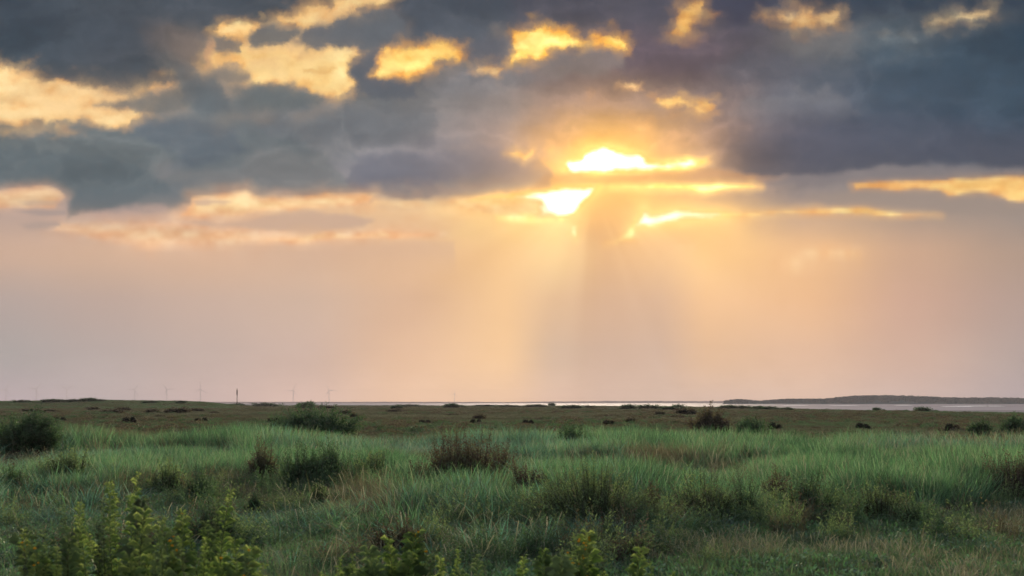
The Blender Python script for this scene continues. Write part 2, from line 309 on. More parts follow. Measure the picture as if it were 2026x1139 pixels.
# small ragged displacement of the cloud edges
cmb = N('ShaderNodeCombineXYZ'); L(U, cmb.inputs[0]); L(V, cmb.inputs[1])
nz = N('ShaderNodeTexNoise'); nz.inputs['Scale'].default_value = 70; nz.inputs['Detail'].default_value = 6; nz.inputs['Roughness'].default_value = .74
L(cmb.outputs[0], nz.inputs['Vector'])
sn = N('ShaderNodeSeparateColor'); L(nz.outputs['Color'], sn.inputs[0])
hi = M('MULTIPLY', M('SUBTRACT', V, 0.15), 14.0, clamp=True)          # only up in the clouds, not in the mist below
UW = M('MULTIPLY_ADD', M('MULTIPLY', M('SUBTRACT', sn.outputs[0], .5), hi), 36.0 / FPX, U)
VW = M('MULTIPLY_ADD', M('MULTIPLY', M('SUBTRACT', sn.outputs[1], .5), hi), 26.0 / FPX, V)
GRAIN = M('MULTIPLY_ADD', M('MULTIPLY', M('SUBTRACT', sn.outputs[2], .5), hi), .38 * 4.0 * 2 ** -EXPO, 4.0 * 2 ** -EXPO)   # billows too fine for the bands below
X0, X1 = -110.0, 2136.0
# past its edges the sheet of clouds is folded back on itself, so that it simply goes on
fold = M('PINGPONG', M('SUBTRACT', UW, (X0 - 1013) / FPX), (X1 - X0) / FPX)
UW = M('ADD', fold, (X0 - 1013) / FPX)
VTOP = (796 + 66) / FPX
VW = M('SUBTRACT', VTOP, M('ABSOLUTE', M('SUBTRACT', VW, VTOP)))
XW = (X1 - X0) / 3; NCOL = 766                # three tables side by side, meeting in shared columns
cols = [M('MULTIPLY_ADD', UW, FPX / XW, (1013 - X0 - k * XW) / XW, clamp=True) for k in range(3)]
ROWS = np.concatenate([np.arange(-68, 272, 6), np.arange(274, 484, 5), [488, 500, 520, 550, 590, 640, 690, 720, 740, 752, 760, 766, 771, 775, 779, 783, 787, 791, 796]]).astype(float)
XS = np.linspace(X0, X1, NCOL)
acc_t = 0
for ox in (-.7, .7):
    for oy in (-.28, .28):
        dyr = np.gradient(ROWS)[:, None] * oy
        acc_t = acc_t + sky_field(np.broadcast_to(XS[None] + ox, (len(ROWS), NCOL)), np.broadcast_to(ROWS[:, None] + dyr, (len(ROWS), NCOL)))
TABLE = acc_t / 4.0
# the damp air in front of the sky adds its own light: the clouds behind it are that much darker
_v = np.maximum((796 - ROWS) / FPX, 1e-3); _T = np.exp(-HAZE * np.minimum((AIR_TOP - EYE) * np.sqrt(1 + _v * _v) / _v, 17000))[:, None, None]
_air = np.array(AIR_LIGHT)[None, None, :] * 2 ** EXPO
TABLE = np.maximum((TABLE - _air * (1 - _T)) / _T, .12 * TABLE)
SC_T = 4.0
def row_node(r, half):
    cv = N('ShaderNodeRGBCurve')
    mp = cv.mapping; mp.use_clip = False
    for ch in range(3):
        c = mp.curves[ch]; vals = np.minimum(TABLE[r, half * 255:half * 255 + 256, ch] / SC_T, 1)
        c.points[0].location = (0, float(vals[0])); c.points[-1].location = (1, float(vals[-1]))
        for i in range(1, 255):
            c.points.new(i / 255.0, float(vals[i]))
    mp.update()
    L(cols[half], cv.inputs['Color'])
    return cv.outputs[0]
ROWV = (796 - ROWS) / FPX                    # V falls as the row number grows
def band_shader(a, b, half):                       # rows a..b inclusive, blended from one to the next
    acc = row_node(a, half)
    for r in range(a + 1, b + 1):
        v0, v1 = ROWV[r - 1], ROWV[r]
        acc = MIX(M('MULTIPLY_ADD', VW, -1.0 / (v0 - v1), v0 / (v0 - v1), clamp=True), acc, row_node(r, half))
    e = N('ShaderNodeBackground'); L(acc, e.inputs['Color']); L(GRAIN, e.inputs['Strength'])
    return e.outputs[0]
def band_tree(a, b, half):
    if b - a <= 4: return band_shader(a, b, half)
    m = (a + b) // 2
    mx = N('ShaderNodeMixShader'); L(M('LESS_THAN', VW, float(ROWV[m])), mx.inputs[0])
    L(band_tree(a, m, half), mx.inputs[1]); L(band_tree(m, b, half), mx.inputs[2])
    return mx.outputs[0]
parts3 = [band_tree(0, len(ROWS) - 1, h_) for h_ in range(3)]
right = N('ShaderNodeMixShader'); L(M('GREATER_THAN', UW, (X0 + 2 * XW - 1013) / FPX), right.inputs[0]); L(parts3[1], right.inputs[1]); L(parts3[2], right.inputs[2])
halves = N('ShaderNodeMixShader'); L(M('GREATER_THAN', UW, (X0 + XW - 1013) / FPX), halves.inputs[0]); L(parts3[0], halves.inputs[1]); L(right.outputs[0], halves.inputs[2])
front = halves.outputs[0]
# broken deck round the rest of the sky, brightened to light the ground
sky = N('ShaderNodeTexSky', sky_type='NISHITA'); sky.sun_disc = False
sky.sun_elevation = SUN_EL; sky.sun_rotation = SUN_AZ; sky.air_density = 1.2; sky.dust_density = 3.0
clear = N('ShaderNodeVectorMath', operation='SCALE'); L(sky.outputs[0], clear.inputs[0]); clear.inputs['Scale'].default_value = SKY_CLEAR
zz = M('ADD', M('ABSOLUTE', dz), 0.12)
dk = N('ShaderNodeCombineXYZ'); L(M('DIVIDE', dx, zz), dk.inputs[0]); L(M('DIVIDE', dy, zz), dk.inputs[1])
n2 = N('ShaderNodeTexNoise'); n2.inputs['Scale'].default_value = 1.1; n2.inputs['Detail'].default_value = 5; n2.inputs['Roughness'].default_value = .58
L(dk.outputs[0], n2.inputs['Vector'])
gap = N('ShaderNodeMapRange', interpolation_type='SMOOTHSTEP'); L(n2.outputs['Fac'], gap.inputs[0]); gap.inputs[1].default_value = .47; gap.inputs[2].default_value = .60
deck = MIX(n2.outputs['Fac'], (.14, .175, .22, 1), (.34, .38, .45, 1))
rest = MIX(gap.outputs[0], deck, clear.outputs[0])
mist = N('ShaderNodeMapRange', interpolation_type='SMOOTHSTEP'); L(dz, mist.inputs[0]); mist.inputs[1].default_value = .16; mist.inputs[2].default_value = .08
rest = MIX(mist.outputs[0], rest, (.46, .37, .33, 1))
inx = N('ShaderNodeMapRange', interpolation_type='SMOOTHSTEP'); L(M('ABSOLUTE', U), inx.inputs[0]); inx.inputs[1].default_value = .64; inx.inputs[2].default_value = .44
iny = N('ShaderNodeMapRange', interpolation_type='SMOOTHSTEP'); L(V, iny.inputs[0]); iny.inputs[1].default_value = .43; iny.inputs[2].default_value = .31
iny2 = M('GREATER_THAN', dy, 0.09)
inside = M('MULTIPLY', M('MULTIPLY', inx.outputs[0], iny.outputs[0]), iny2)
bg = N('ShaderNodeBackground'); bg.inputs['Strength'].default_value = 1.0; L(rest, bg.inputs['Color'])
top = N('ShaderNodeMixShader'); L(inside, top.inputs[0]); L(bg.outputs[0], top.inputs[1]); L(front, top.inputs[2])
out = N('ShaderNodeOutputWorld'); L(top.outputs[0], out.inputs['Surface'])
# ------------------------------------------------------------------ materials
def mat(name):
    m = bpy.data.materials.new(name); m.use_nodes = True
    t = m.node_tree; t.nodes.clear()
    return m, t
def leaf_material(name, cols, trans=.35, scale=.35, gloss=.12, rough=.62, tip=None, inst=True):
    """foliage: colour picked from cols by slow noise over the ground, by plant and by leaf; part of the light passes through"""
    m, t = mat(name)
    n = lambda ty, **k: (lambda q: ([setattr(q, a, b) for a, b in k.items()], q)[1])(t.nodes.new(ty))
    geo = n('ShaderNodeNewGeometry')
    nz = n('ShaderNodeTexNoise'); nz.inputs['Scale'].default_value = scale; nz.inputs['Detail'].default_value = 3; nz.inputs['Roughness'].default_value = .6
    t.links.new(geo.outputs['Position'], nz.inputs['Vector'])
    at = n('ShaderNodeAttribute', attribute_name='var')
    oi = n('ShaderNodeObjectInfo')
    def math_(op, a, b, c=None):
        q = n('ShaderNodeMath', operation=op)
        for i, v in enumerate((a, b, c)):
            if v is None: continue
            if isinstance(v, (int, float)): q.inputs[i].default_value = v
            else: t.links.new(v, q.inputs[i])
        return q.outputs[0]
    f = math_('MULTIPLY_ADD', math_('SUBTRACT', nz.outputs['Fac'], .5), 2.2, .5)
    f = math_('MULTIPLY_ADD', math_('SUBTRACT', at.outputs['Fac'], .5), .95, f)
    f = math_('MULTIPLY_ADD', math_('SUBTRACT', oi.outputs['Random'], .5), .35, f)
    ramp = n('ShaderNodeValToRGB')
    els = ramp.color_ramp.elements
    for i, c in enumerate(cols):
        p = i / (len(cols) - 1) * .8 + .1
        e = els[i] if i < 2 else els.new(p)
        e.position = p; e.color = (*c, 1)
    t.links.new(f, ramp.inputs[0])
    col = ramp.outputs[0]
    d = n('ShaderNodeBsdfDiffuse'); t.links.new(col, d.inputs['Color'])
    tr = n('ShaderNodeBsdfTranslucent'); t.links.new(col, tr.inputs['Color'])
    mx = n('ShaderNodeMixShader'); mx.inputs[0].default_value = trans
    t.links.new(d.outputs[0], mx.inputs[1]); t.links.new(tr.outputs[0], mx.inputs[2])
    res = mx.outputs[0]
    if gloss > 0:
        g = n('ShaderNodeBsdfGlossy'); g.inputs['Roughness'].default_value = rough; g.inputs['Color'].default_value = (.8, .85, .8, 1)
        m2 = n('ShaderNodeMixShader'); m2.inputs[0].default_value = gloss
        t.links.new(res, m2.inputs[1]); t.links.new(g.outputs[0], m2.inputs[2]); res = m2.outputs[0]
    o = n('ShaderNodeOutputMaterial'); t.links.new(res, o.inputs['Surface'])
    return m
def plain_material(name, col, rough=.8, noise=.0, nscale=3.0, metal=0.0, bump=0.0):
    m, t = mat(name)
    p = t.nodes.new('ShaderNodeBsdfPrincipled'); o = t.nodes.new('ShaderNodeOutputMaterial')
    p.inputs['Base Color'].default_value = (*col, 1); p.inputs['Roughness'].default_value = rough; p.inputs['Specular IOR Level'].default_value = 0; p.inputs['Metallic'].default_value = metal
    if noise > 0:
        g = t.nodes.new('ShaderNodeNewGeometry'); nz = t.nodes.new('ShaderNodeTexNoise'); nz.inputs['Scale'].default_value = nscale; nz.inputs['Detail'].default_value = 5
        t.links.new(g.outputs['Position'], nz.inputs['Vector'])
        r = t.nodes.new('ShaderNodeValToRGB')
        r.color_ramp.elements[0].color = (*[c * (1 - noise) for c in col], 1); r.color_ramp.elements[1].color = (*[min(1, c * (1 + noise)) for c in col], 1)
        r.color_ramp.elements[0].position = .3; r.color_ramp.elements[1].position = .7
        t.links.new(nz.outputs['Fac'], r.inputs[0]); t.links.new(r.outputs[0], p.inputs['Base Color'])
    t.links.new(p.outputs[0], o.inputs[0])
    return m
MAT = {}
MAT['marram'] = leaf_material('marram_blades', [(0.036, 0.059, 0.034), (0.055, 0.136, 0.071), (0.081, 0.22, 0.13), (0.097, 0.265, 0.176), (0.209, 0.294, 0.195)], trans=.5, scale=.10, gloss=.10)
MAT['lush'] = leaf_material('lush_blades', [(0.027, 0.073, 0.026), (0.058, 0.156, 0.056), (0.097, 0.26, 0.09), (0.155, 0.3, 0.133), (0.201, 0.28, 0.143)], trans=.5, scale=.08, gloss=.08)
MAT['dry'] = leaf_material('withered_blades', [(.10,.085,.05),(.13,.11,.06),(.12,.13,.06),(.17,.15,.09)], trans=.45, scale=.3, gloss=.05)
MAT['straw'] = leaf_material('straw_culms', [(.13,.13,.07),(.18,.185,.11),(.25,.25,.17)], trans=.4, scale=.3, gloss=.08)
MAT['turf'] = leaf_material('turf_blades', [(0.085, 0.088, 0.047), (0.08, 0.136, 0.055), (0.074, 0.189, 0.062), (0.103, 0.236, 0.078), (0.16, 0.177, 0.109)], trans=.45, scale=.5, gloss=.06)
MAT['herb'] = leaf_material('herb_leaves', [(0.057, 0.092, 0.057), (0.063, 0.138, 0.057), (0.069, 0.196, 0.057), (0.103, 0.184, 0.107)], trans=.35, scale=.7, gloss=.08)
MAT['marsh'] = leaf_material('marsh_stalks', [(0.067, 0.069, 0.044), (0.104, 0.105, 0.066), (0.147, 0.142, 0.093), (0.095, 0.131, 0.06), (0.18, 0.189, 0.121)], trans=.3, scale=.035, gloss=.03)
MAT['fringe'] = leaf_material('fringe_blades', [(0.068, 0.101, 0.044), (0.074, 0.135, 0.062), (0.081, 0.162, 0.075)], trans=.35, scale=.04, gloss=.04)
MAT['bush_dark'] = leaf_material('dark_shrub_leaves', [(0.042, 0.078, 0.034), (0.061, 0.12, 0.046), (0.086, 0.161, 0.055)], trans=.3, scale=1.4, gloss=.06)
MAT['bush_olive'] = leaf_material('olive_shrub_leaves', [(0.07, 0.09, 0.044), (0.098, 0.146, 0.054), (0.132, 0.205, 0.069), (0.177, 0.259, 0.088)], trans=.35, scale=1.3, gloss=.06)
MAT['bush_brown'] = leaf_material('brown_shrub_leaves', [(0.07, 0.05, 0.037), (0.095, 0.07, 0.043), (0.098, 0.095, 0.043), (0.119, 0.119, 0.059)], trans=.35, scale=1.5, gloss=.05)
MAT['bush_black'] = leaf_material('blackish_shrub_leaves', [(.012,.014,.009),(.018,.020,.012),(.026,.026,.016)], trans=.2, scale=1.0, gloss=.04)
MAT['frond'] = leaf_material('frond_leaves', [(0.074, 0.131, 0.028), (0.113, 0.19, 0.035), (0.162, 0.259, 0.049), (0.238, 0.312, 0.077)], trans=.5, scale=1.8, gloss=.08)
MAT['twig'] = plain_material('woody_twigs', (.055,.042,.030), .9, .35, 20)
MAT['stalk'] = plain_material('green_stalks', (.07,.085,.035), .7, .3, 20)
MAT['flower'] = plain_material('yellow_petals', (.75,.36,.03), .6, .2, 30)
MAT['turbine'] = plain_material('turbine_paint', (.40,.38,.38), .6, .04, .05)
MAT['mast'] = plain_material('tarred_wood', (.030,.028,.026), .8, .3, 4)
MAT['foam'] = plain_material('surf_foam', (.80,.80,.80), .8, .08, .3)
MAT['wood'] = leaf_material('headland_canopy', [(0.012, 0.058, 0.058), (0.019, 0.077, 0.074), (0.029, 0.096, 0.086)], trans=.1, scale=.02, gloss=0)
MAT['hill'] = plain_material('headland_turf', (.015,.07,.07), .95, .2, .01)
MAT['farland'] = plain_material('low_sand_shore', (.10,.085,.075), .95, .3, .002)

def ground_material():
    m, t = mat('marsh_ground')
    N_ = t.nodes.new; K = t.links.new
    g = N_('ShaderNodeNewGeometry')
    def noise(s, d=5):
        q = N_('ShaderNodeTexNoise'); q.inputs['Scale'].default_value = s; q.inputs['Detail'].default_value = d; q.inputs['Roughness'].default_value = .6
        K(g.outputs['Position'], q.inputs['Vector']); return q.outputs['Fac']
    r1 = N_('ShaderNodeValToRGB'); e = r1.color_ramp.elements
    for i, (p, c) in enumerate([(.30,(.065,.060,.036)),(.45,(.105,.088,.054)),(.56,(.085,.095,.044)),(.70,(.13,.12,.070))]):
        q = e[i] if i < 2 else e.new(p); q.position = p; q.color = (*c, 1)
    K(noise(.045, 6), r1.inputs[0])
    r2 = N_('ShaderNodeValToRGB'); r2.color_ramp.elements[0].color = (.45,.45,.42,1); r2.color_ramp.elements[1].color = (1.2,1.2,1.15,1)
    r2.color_ramp.elements[0].position = .35; r2.color_ramp.elements[1].position = .65
    K(noise(2.2, 6), r2.inputs[0])
    mx = N_('ShaderNodeMix'); mx.data_type = 'RGBA'; mx.blend_type = 'MULTIPLY'; mx.inputs[0].default_value = 1
    K(r1.outputs[0], mx.inputs[6]); K(r2.outputs[0], mx.inputs[7])
    p = N_('ShaderNodeBsdfPrincipled'); p.inputs['Roughness'].default_value = .95; p.inputs['Specular IOR Level'].default_value = 0; K(mx.outputs[2], p.inputs['Base Color'])
    bp = N_('ShaderNodeBump'); bp.inputs['Distance'].default_value = .08; bp.inputs['Strength'].default_value = .8; K(noise(6, 4), bp.inputs['Height']); K(bp.outputs[0], p.inputs['Normal'])
    o = N_('ShaderNodeOutputMaterial'); K(p.outputs[0], o.inputs[0]); return m
def sea_material():
    m, t = mat('tidal_water')
    N_ = t.nodes.new; K = t.links.new
    g = N_('ShaderNodeNewGeometry'); mp = N_('ShaderNodeMapping'); mp.inputs['Scale'].default_value = (.0016, .012, 1); K(g.outputs['Position'], mp.inputs[0])
    q = N_('ShaderNodeTexNoise'); q.inputs['Scale'].default_value = 1; q.inputs['Detail'].default_value = 6; K(mp.outputs[0], q.inputs['Vector'])
    r = N_('ShaderNodeValToRGB'); r.color_ramp.elements[0].position = .38; r.color_ramp.elements[1].position = .62
    r.color_ramp.elements[0].color = (.21,.185,.20,1); r.color_ramp.elements[1].color = (.34,.31,.335,1); K(q.outputs['Fac'], r.inputs[0])
    p = N_('ShaderNodeBsdfDiffuse'); K(r.outputs[0], p.inputs['Color'])
    w = N_('ShaderNodeTexNoise'); w.inputs['Scale'].default_value = .4; w.inputs['Detail'].default_value = 4; K(g.outputs['Position'], w.inputs['Vector'])
    bp = N_('ShaderNodeBump'); bp.inputs['Distance'].default_value = .3; bp.inputs['Strength'].default_value = .5; K(w.outputs['Fac'], bp.inputs['Height'])
    gl = N_('ShaderNodeBsdfGlossy'); gl.inputs['Roughness'].default_value = .55; gl.inputs['Color'].default_value = (.8, .8, .85, 1); K(bp.outputs[0], gl.inputs['Normal'])
    mx = N_('ShaderNodeMixShader'); mx.inputs[0].default_value = .07; K(p.outputs[0], mx.inputs[1]); K(gl.outputs[0], mx.inputs[2])
    o = N_('ShaderNodeOutputMaterial'); K(mx.outputs[0], o.inputs[0]); return m
MAT['ground'] = ground_material(); MAT['sea'] = sea_material()

# ------------------------------------------------------------------ helpers
def mesh_of(name, V_, F_, material, var=None, smooth=False):
    me = bpy.data.meshes.new(name)
    V_ = np.asarray(V_, np.float32)
    if isinstance(F_, np.ndarray):
        nf, k = F_.shape
        me.vertices.add(len(V_)); me.vertices.foreach_set('co', V_.ravel())
        me.loops.add(nf * k); me.loops.foreach_set('vertex_index', F_.astype(np.int32).ravel())
        me.polygons.add(nf); me.polygons.foreach_set('loop_start', (np.arange(nf) * k).astype(np.int32))
        me.update(calc_edges=True)
    else:
        me.from_pydata(V_.tolist(), [], [tuple(f) for f in F_])
    me.materials.append(material)
    if var is not None:
        a = me.attributes.new('var', 'FLOAT', 'POINT'); a.data.foreach_set('value', np.asarray(var, np.float32))
    if smooth: me.polygons.foreach_set('use_smooth', [True] * len(me.polygons))
    me.update(); return me
def add(name, me, parent=None, loc=(0, 0, 0), rotz=0.0, scale=None):
    o = bpy.data.objects.new(name, me); COL.objects.link(o)
    o.location = loc; o.rotation_euler = (0, 0, rotz)
    if scale is not None: o.scale = scale
    if parent is not None: o.parent = parent
    return o
def tag(o, label=None, cat=None, group=None, kind=None):
    if label: o['label'] = label
    if cat: o['category'] = cat
    if group: o['group'] = group
    if kind: o['kind'] = kind
    return o
def lathe(prof, seg=12, cx=0, cy=0):
    V_, F_ = [], []
    for r, z in prof:
        for k in range(seg):
            a = 2 * math.pi * k / seg; V_.append((cx + r * math.cos(a), cy + r * math.sin(a), z))
    for i in range(len(prof) - 1):
        for k in range(seg):
            a, b = i * seg + k, i * seg + (k + 1) % seg; F_.append((a, b, b + seg, a + seg))
    F_.append(tuple(range(seg))[::-1]); F_.append(tuple((len(prof) - 1) * seg + k for k in range(seg)))
    return V_, F_
def where(px, d):        # bearing (as a column of the photograph) and distance -> ground x, y
    return (px - 1013) / FPX * d, d
def dist(row):           # ground distance of a point seen at that row of the photograph
    return EYE * FPX / (row - 796.0)

# ------------------------------------------------------------------ lie of the land
def shore_at(x, y):
    u = x / np.maximum(y, 1.0)
    px = 1013 + u * FPX
    return np.where(y > 0, np.interp(px, [-2500, -600, 0, 420, 700, 1200, 1400, 1560, 1700, 1850, 2026, 2500, 5000], [700, 760, 950, 980, 900, 800, 640, 450, 360, 305, 260, 210, 150]), 5000)
def ground_z(x, y):
    x = np.asarray(x, float); y = np.asarray(y, float)
    d = np.hypot(x, y)
    z = .10 * _fbm(x / 7 + 50, y / 7 + 50, 4, 3) * np.clip(d / 10, .2, 1)
    z = z + .16 * _fbm(x / 60 + 20, y / 60 + 20, 3, 8) * np.clip((d - 60) / 100, 0, 1)
    # dune ridge far on the left
    u = x / np.maximum(y, 1); px = 1013 + u * FPX
    prof = np.interp(px, [-3000, -600, -100, 60, 180, 260, 340, 400, 450, 520], [2.6, 2.5, 2.1, 2.35, 2.75, 2.55, 2.5, 2.2, 1.2, 0])
    ridge = np.exp(-((y - 520 - 30 * _fbm(x / 60, y * 0 + 3, 3, 5)) / 55) ** 2) * (y > 0)
    z = z + ridge * prof * (1 + .12 * _fbm(x / 16, y / 30, 4, 4))
    # shore
    s = shore_at(x, y) + 22 * _fbm(x / 50 + 5, y / 50 + 5, 4, 6)
    t = np.clip((d - s) / 45, 0, 1)
    z = z * (1 - t) - 2.2 * t * t * (3 - 2 * t)
    return np.where(d > s + 60, -2.2, z)
def build_ground():
    rr = np.concatenate([[0.0], np.geomspace(1.0, 1300, 230), [1800, 3000, 6000, 10000, 16000]])
    aa = np.unique(np.concatenate([np.linspace(-math.pi, math.pi, 73), np.linspace(-.62, .62, 190)]))[:-1]
    nr, na = len(rr), len(aa)
    RR, AA = np.meshgrid(rr, aa, indexing='ij')
    X_, Y_ = RR * np.sin(AA), RR * np.cos(AA)
    Z_ = ground_z(X_, Y_)
    Vv = np.stack([X_, Y_, Z_], -1).reshape(-1, 3)
    i, k = np.meshgrid(np.arange(nr - 1), np.arange(na), indexing='ij')
    a = i * na + k; b = i * na + (k + 1) % na
    F_ = np.stack([a, a + na, b + na, b], -1).reshape(-1, 4)[:, ::-1]
    # the innermost ring collapses to the point below the camera: keep triangles there
    F_ = [tuple(f) for f in F_.tolist() if len({f[0], f[1], f[2], f[3]}) == 4]
    o = add('ground', mesh_of('ground', Vv, F_, MAT['ground'], smooth=True)); tag(o, 'flat brown green salt marsh running out to the shore', kind='structure')
build_ground()
# water
Vs, Fs = lathe([(0.01, 0), (300, 0), (1500, 0), (6000, 0), (16000, 0)], 96)
Fs = Fs[:-2]
sea = add('sea', mesh_of('sea', [(x, y, -.75) for x, y, z in Vs], Fs, MAT['sea'])); tag(sea, 'pale mauve tidal water beyond the marsh', kind='structure')

# far low shore along the horizon
def ridge_mesh(name, material, pts, d, depth, base=-1.5, step=2.0, rough=.25, seed=2):
    xs = np.arange(pts[0][0], pts[-1][0] + .1, step)
    hp = np.interp(xs, [p[0] for p in pts], [p[1] for p in pts])
    h = (796 - hp) / FPX * d + EYE
    h = np.maximum(h * (1 + rough * _fbm(xs / 14, xs * 0 + seed, 4, seed)), base + .3)
    end = np.clip(np.minimum(xs - xs[0], xs[-1] - xs) / 14, 0, 1); h = base + (h - base) * end
    prof = [(-.5, 0), (-.36, .45), (-.18, .85), (0, 1), (.25, .8), (.5, 0)]
    Vv = []
    for k, (o, f) in enumerate(prof):
        for x, hh in zip(xs, h):
            dd = d + o * depth
            Vv.append(((x - 1013) / FPX * dd, dd, base + (hh - base) * f))
    n = len(xs); F_ = []
    for k in range(len(prof) - 1):
        for i in range(n - 1): F_.append((k * n + i, k * n + i + 1, (k + 1) * n + i + 1, (k + 1) * n + i))
    return mesh_of(name, Vv, F_, material, smooth=True)
o = add('far_shore', ridge_mesh('far_shore', MAT['farland'], [(-900,795.6),(300,795.4),(420,794.8),(760,794.6),(1000,795.2),(1090,794.2),(1200,793.3),(1300,793.0),(1440,793.3),(1500,793.6)], 6200, 500, rough=.12, seed=4)); tag(o, 'low dark strip of far shore along the horizon', kind='structure')
HEAD = [(1426,793.6),(1440,791.2),(1456,790.0),(1476,790.6),(1500,792.6),(1530,790.8),(1560,789.6),(1630,789.4),(1650,787.6),(1668,785.8),(1682,784.2),(1710,783.6),(1734,782.8),(1760,783.2),(1798,783.4),(1830,785.2),(1863,787.2),(1910,788.0),(1960,787.4),(2020,788.6),(2120,789.6),(2300,790.5)]
HEAD_D = 2400.0
o = add('headland_hill', ridge_mesh('headland_hill', MAT['hill'], [(p, y + .6) for p, y in HEAD], HEAD_D, 270, rough=.03, seed=9)); tag(o, 'long low wooded headland across the water on the right', kind='structure')
# ------------------------------------------------------------------ where the nearer shrubs stand (built further down)
SPECS = []
def spec(*a, **k): SPECS.append((a, k))
spec(45, 897, 170, 72, 'big dark green shrub at the left edge of the frame', 'bush_dark', 322, 55, lumps=5, spike=.3)
spec(632, 862, 165, 58, 'broad dark shrub with one tall shoot, beyond the grass left of centre', 'bush_dark', 260, 44, lumps=8, spike=.4, d=78)
spec(925, 972, 180, 116, 'upright brown green shrub with spiky tops in the centre of the grass', 'bush_brown', 230, 56, lumps=4, spike=.35, spread=.12)
spec(1040, 1008, 100, 72, 'reddish brown shrub just left of the wide green shrub right of centre', 'bush_brown', 112, 50, lumps=3, lean=(-.12, 0))
spec(1178, 1058, 245, 118, 'wide bushy olive green shrub in front of the grass right of centre', 'bush_olive', 364, 55, lumps=6, spike=.2, spread=.5)
spec(1108, 1050, 150, 92, 'dense dark green clump hard against the left of the wide olive shrub', 'bush_dark', 200, 48, lumps=5, spike=.3)
spec(1268, 1064, 95, 62, 'low yellow green shrub at the right foot of the wide green one', 'bush_olive', 90, 36, lumps=3, spike=.2, droop=.1)
spec(1292, 1040, 60, 72, 'brown twiggy shrub at the right end of the wide green one', 'bush_brown', 55, 34, lumps=2)
spec(600, 972, 110, 84, 'dark green shrub in the grass left of the spiky central one', 'bush_dark', 154, 50, lumps=4, spike=.5)
spec(660, 968, 90, 80, 'dark shrub beside the taller dark green one, left of centre', 'bush_dark', 118, 50, lumps=3, spike=.4)
spec(737, 958, 72, 62, 'small rounded olive shrub between the dark shrubs and the spiky one', 'bush_olive', 60, 38, lumps=3)
spec(520, 962, 84, 70, 'brownish shrub at the left end of the dark shrubs left of centre', 'bush_brown', 98, 45, lumps=3)
spec(135, 962, 120, 66, 'olive green shrub in front of the big dark one on the left', 'bush_olive', 120, 40, lumps=4, spike=.4)
spec(25, 985, 80, 62, 'dark green shrub low at the left edge in the dune grass', 'bush_dark', 90, 38, lumps=3)
spec(330, 985, 110, 66, 'low olive shrub amid the dune grass on the left', 'bush_olive', 110, 38, lumps=4)
spec(398, 1000, 78, 66, 'darker olive shrub right beside the low one amid the left dune grass', 'bush_dark', 80, 38, lumps=3)
spec(625, 1006, 50, 46, 'small tufty olive shrub standing alone below the dark shrubs', 'bush_olive', 50, 36, lumps=2)
spec(500, 1022, 44, 50, 'narrow dark shrub between the left plants and the small tufty shrub', 'bush_dark', 40, 36, lumps=2)
spec(436, 1088, 112, 84, 'round dark bush right behind the feathery plants on the left', 'bush_dark', 110, 38, lumps=3)
spec(1395, 1045, 160, 102, 'olive brown shrub in the grass bank right of centre', 'bush_olive', 170, 42, lumps=5, spike=.25)
spec(1472, 1040, 90, 86, 'dark shrub at the right side of the olive brown one', 'bush_dark', 90, 40, lumps=3)
spec(1600, 1034, 105, 88, 'dark leaning shrub in the grass bank on the right', 'bush_dark', 120, 40, lumps=3, lean=(.22, 0), spike=.4)
spec(1530, 1010, 70, 78, 'brown twiggy shrub behind the dark leaning one', 'bush_brown', 60, 36, lumps=3)
spec(1740, 1040, 130, 74, 'olive shrub on the grassy mound at the right', 'bush_olive', 120, 38, lumps=4)
spec(1835, 1056, 110, 62, 'low dark shrub at the right foot of the grassy mound', 'bush_dark', 120, 38, lumps=4, spike=.15)
spec(2015, 1000, 150, 98, 'brown shrub in the tall grass at the right edge', 'bush_brown', 110, 38, lumps=3)
spec(800, 1098, 130, 74, 'reddish brown low shrub behind the flowering plant at the bottom', 'bush_brown', 95, 36, lumps=3, spike=.3)
spec(1195, 1092, 46, 56, 'bright green tuft at the left foot of the wide green shrub', 'bush_olive', 45, 34, lumps=2)
spec(1255, 1112, 90, 46, 'low grey green shrub between the wide shrub and the bottom edge', 'bush_olive', 70, 34, lumps=3)
# --- shrubs behind the grass, seen over it
spec(1128, 880, 84, 46, 'small shrub with one tall shoot beyond the grass right of centre', 'bush_dark', 70, 34, lumps=3, spike=.35, d=57)
spec(1404, 870, 92, 52, 'round reddish brown shrub behind the grass right of centre', 'bush_brown', 168, 45, lumps=3, d=72)
spec(1482, 866, 74, 40, 'low green shrub right of the round reddish brown one', 'bush_dark', 70, 34, lumps=3, d=74)
spec(1943, 862, 46, 38, 'small bushy green shrub second from the right edge behind the grass', 'bush_dark', 60, 34, lumps=2, d=72)
spec(2012, 866, 74, 50, 'dark shrub with a tall shoot at the right edge behind the grass', 'bush_dark', 90, 36, lumps=3, spike=.3, d=70)
spec(470, 862, 50, 16, 'low grey green shrub left of the broad dark one beyond the grass', 'bush_dark', 50, 30, lumps=3, d=80)
spec(88, 850, 40, 14, 'pale green low shrub right behind the big dark one on the left', 'bush_olive', 40, 30, lumps=2, d=100)
def shrub_spots():
    out = []
    for a, k in SPECS:
        d = k.get('d') or dist(a[1]); x, y = where(a[0], d); out.append((x, y, a[2] / FPX * d))
    return out
SPOTS = shrub_spots()
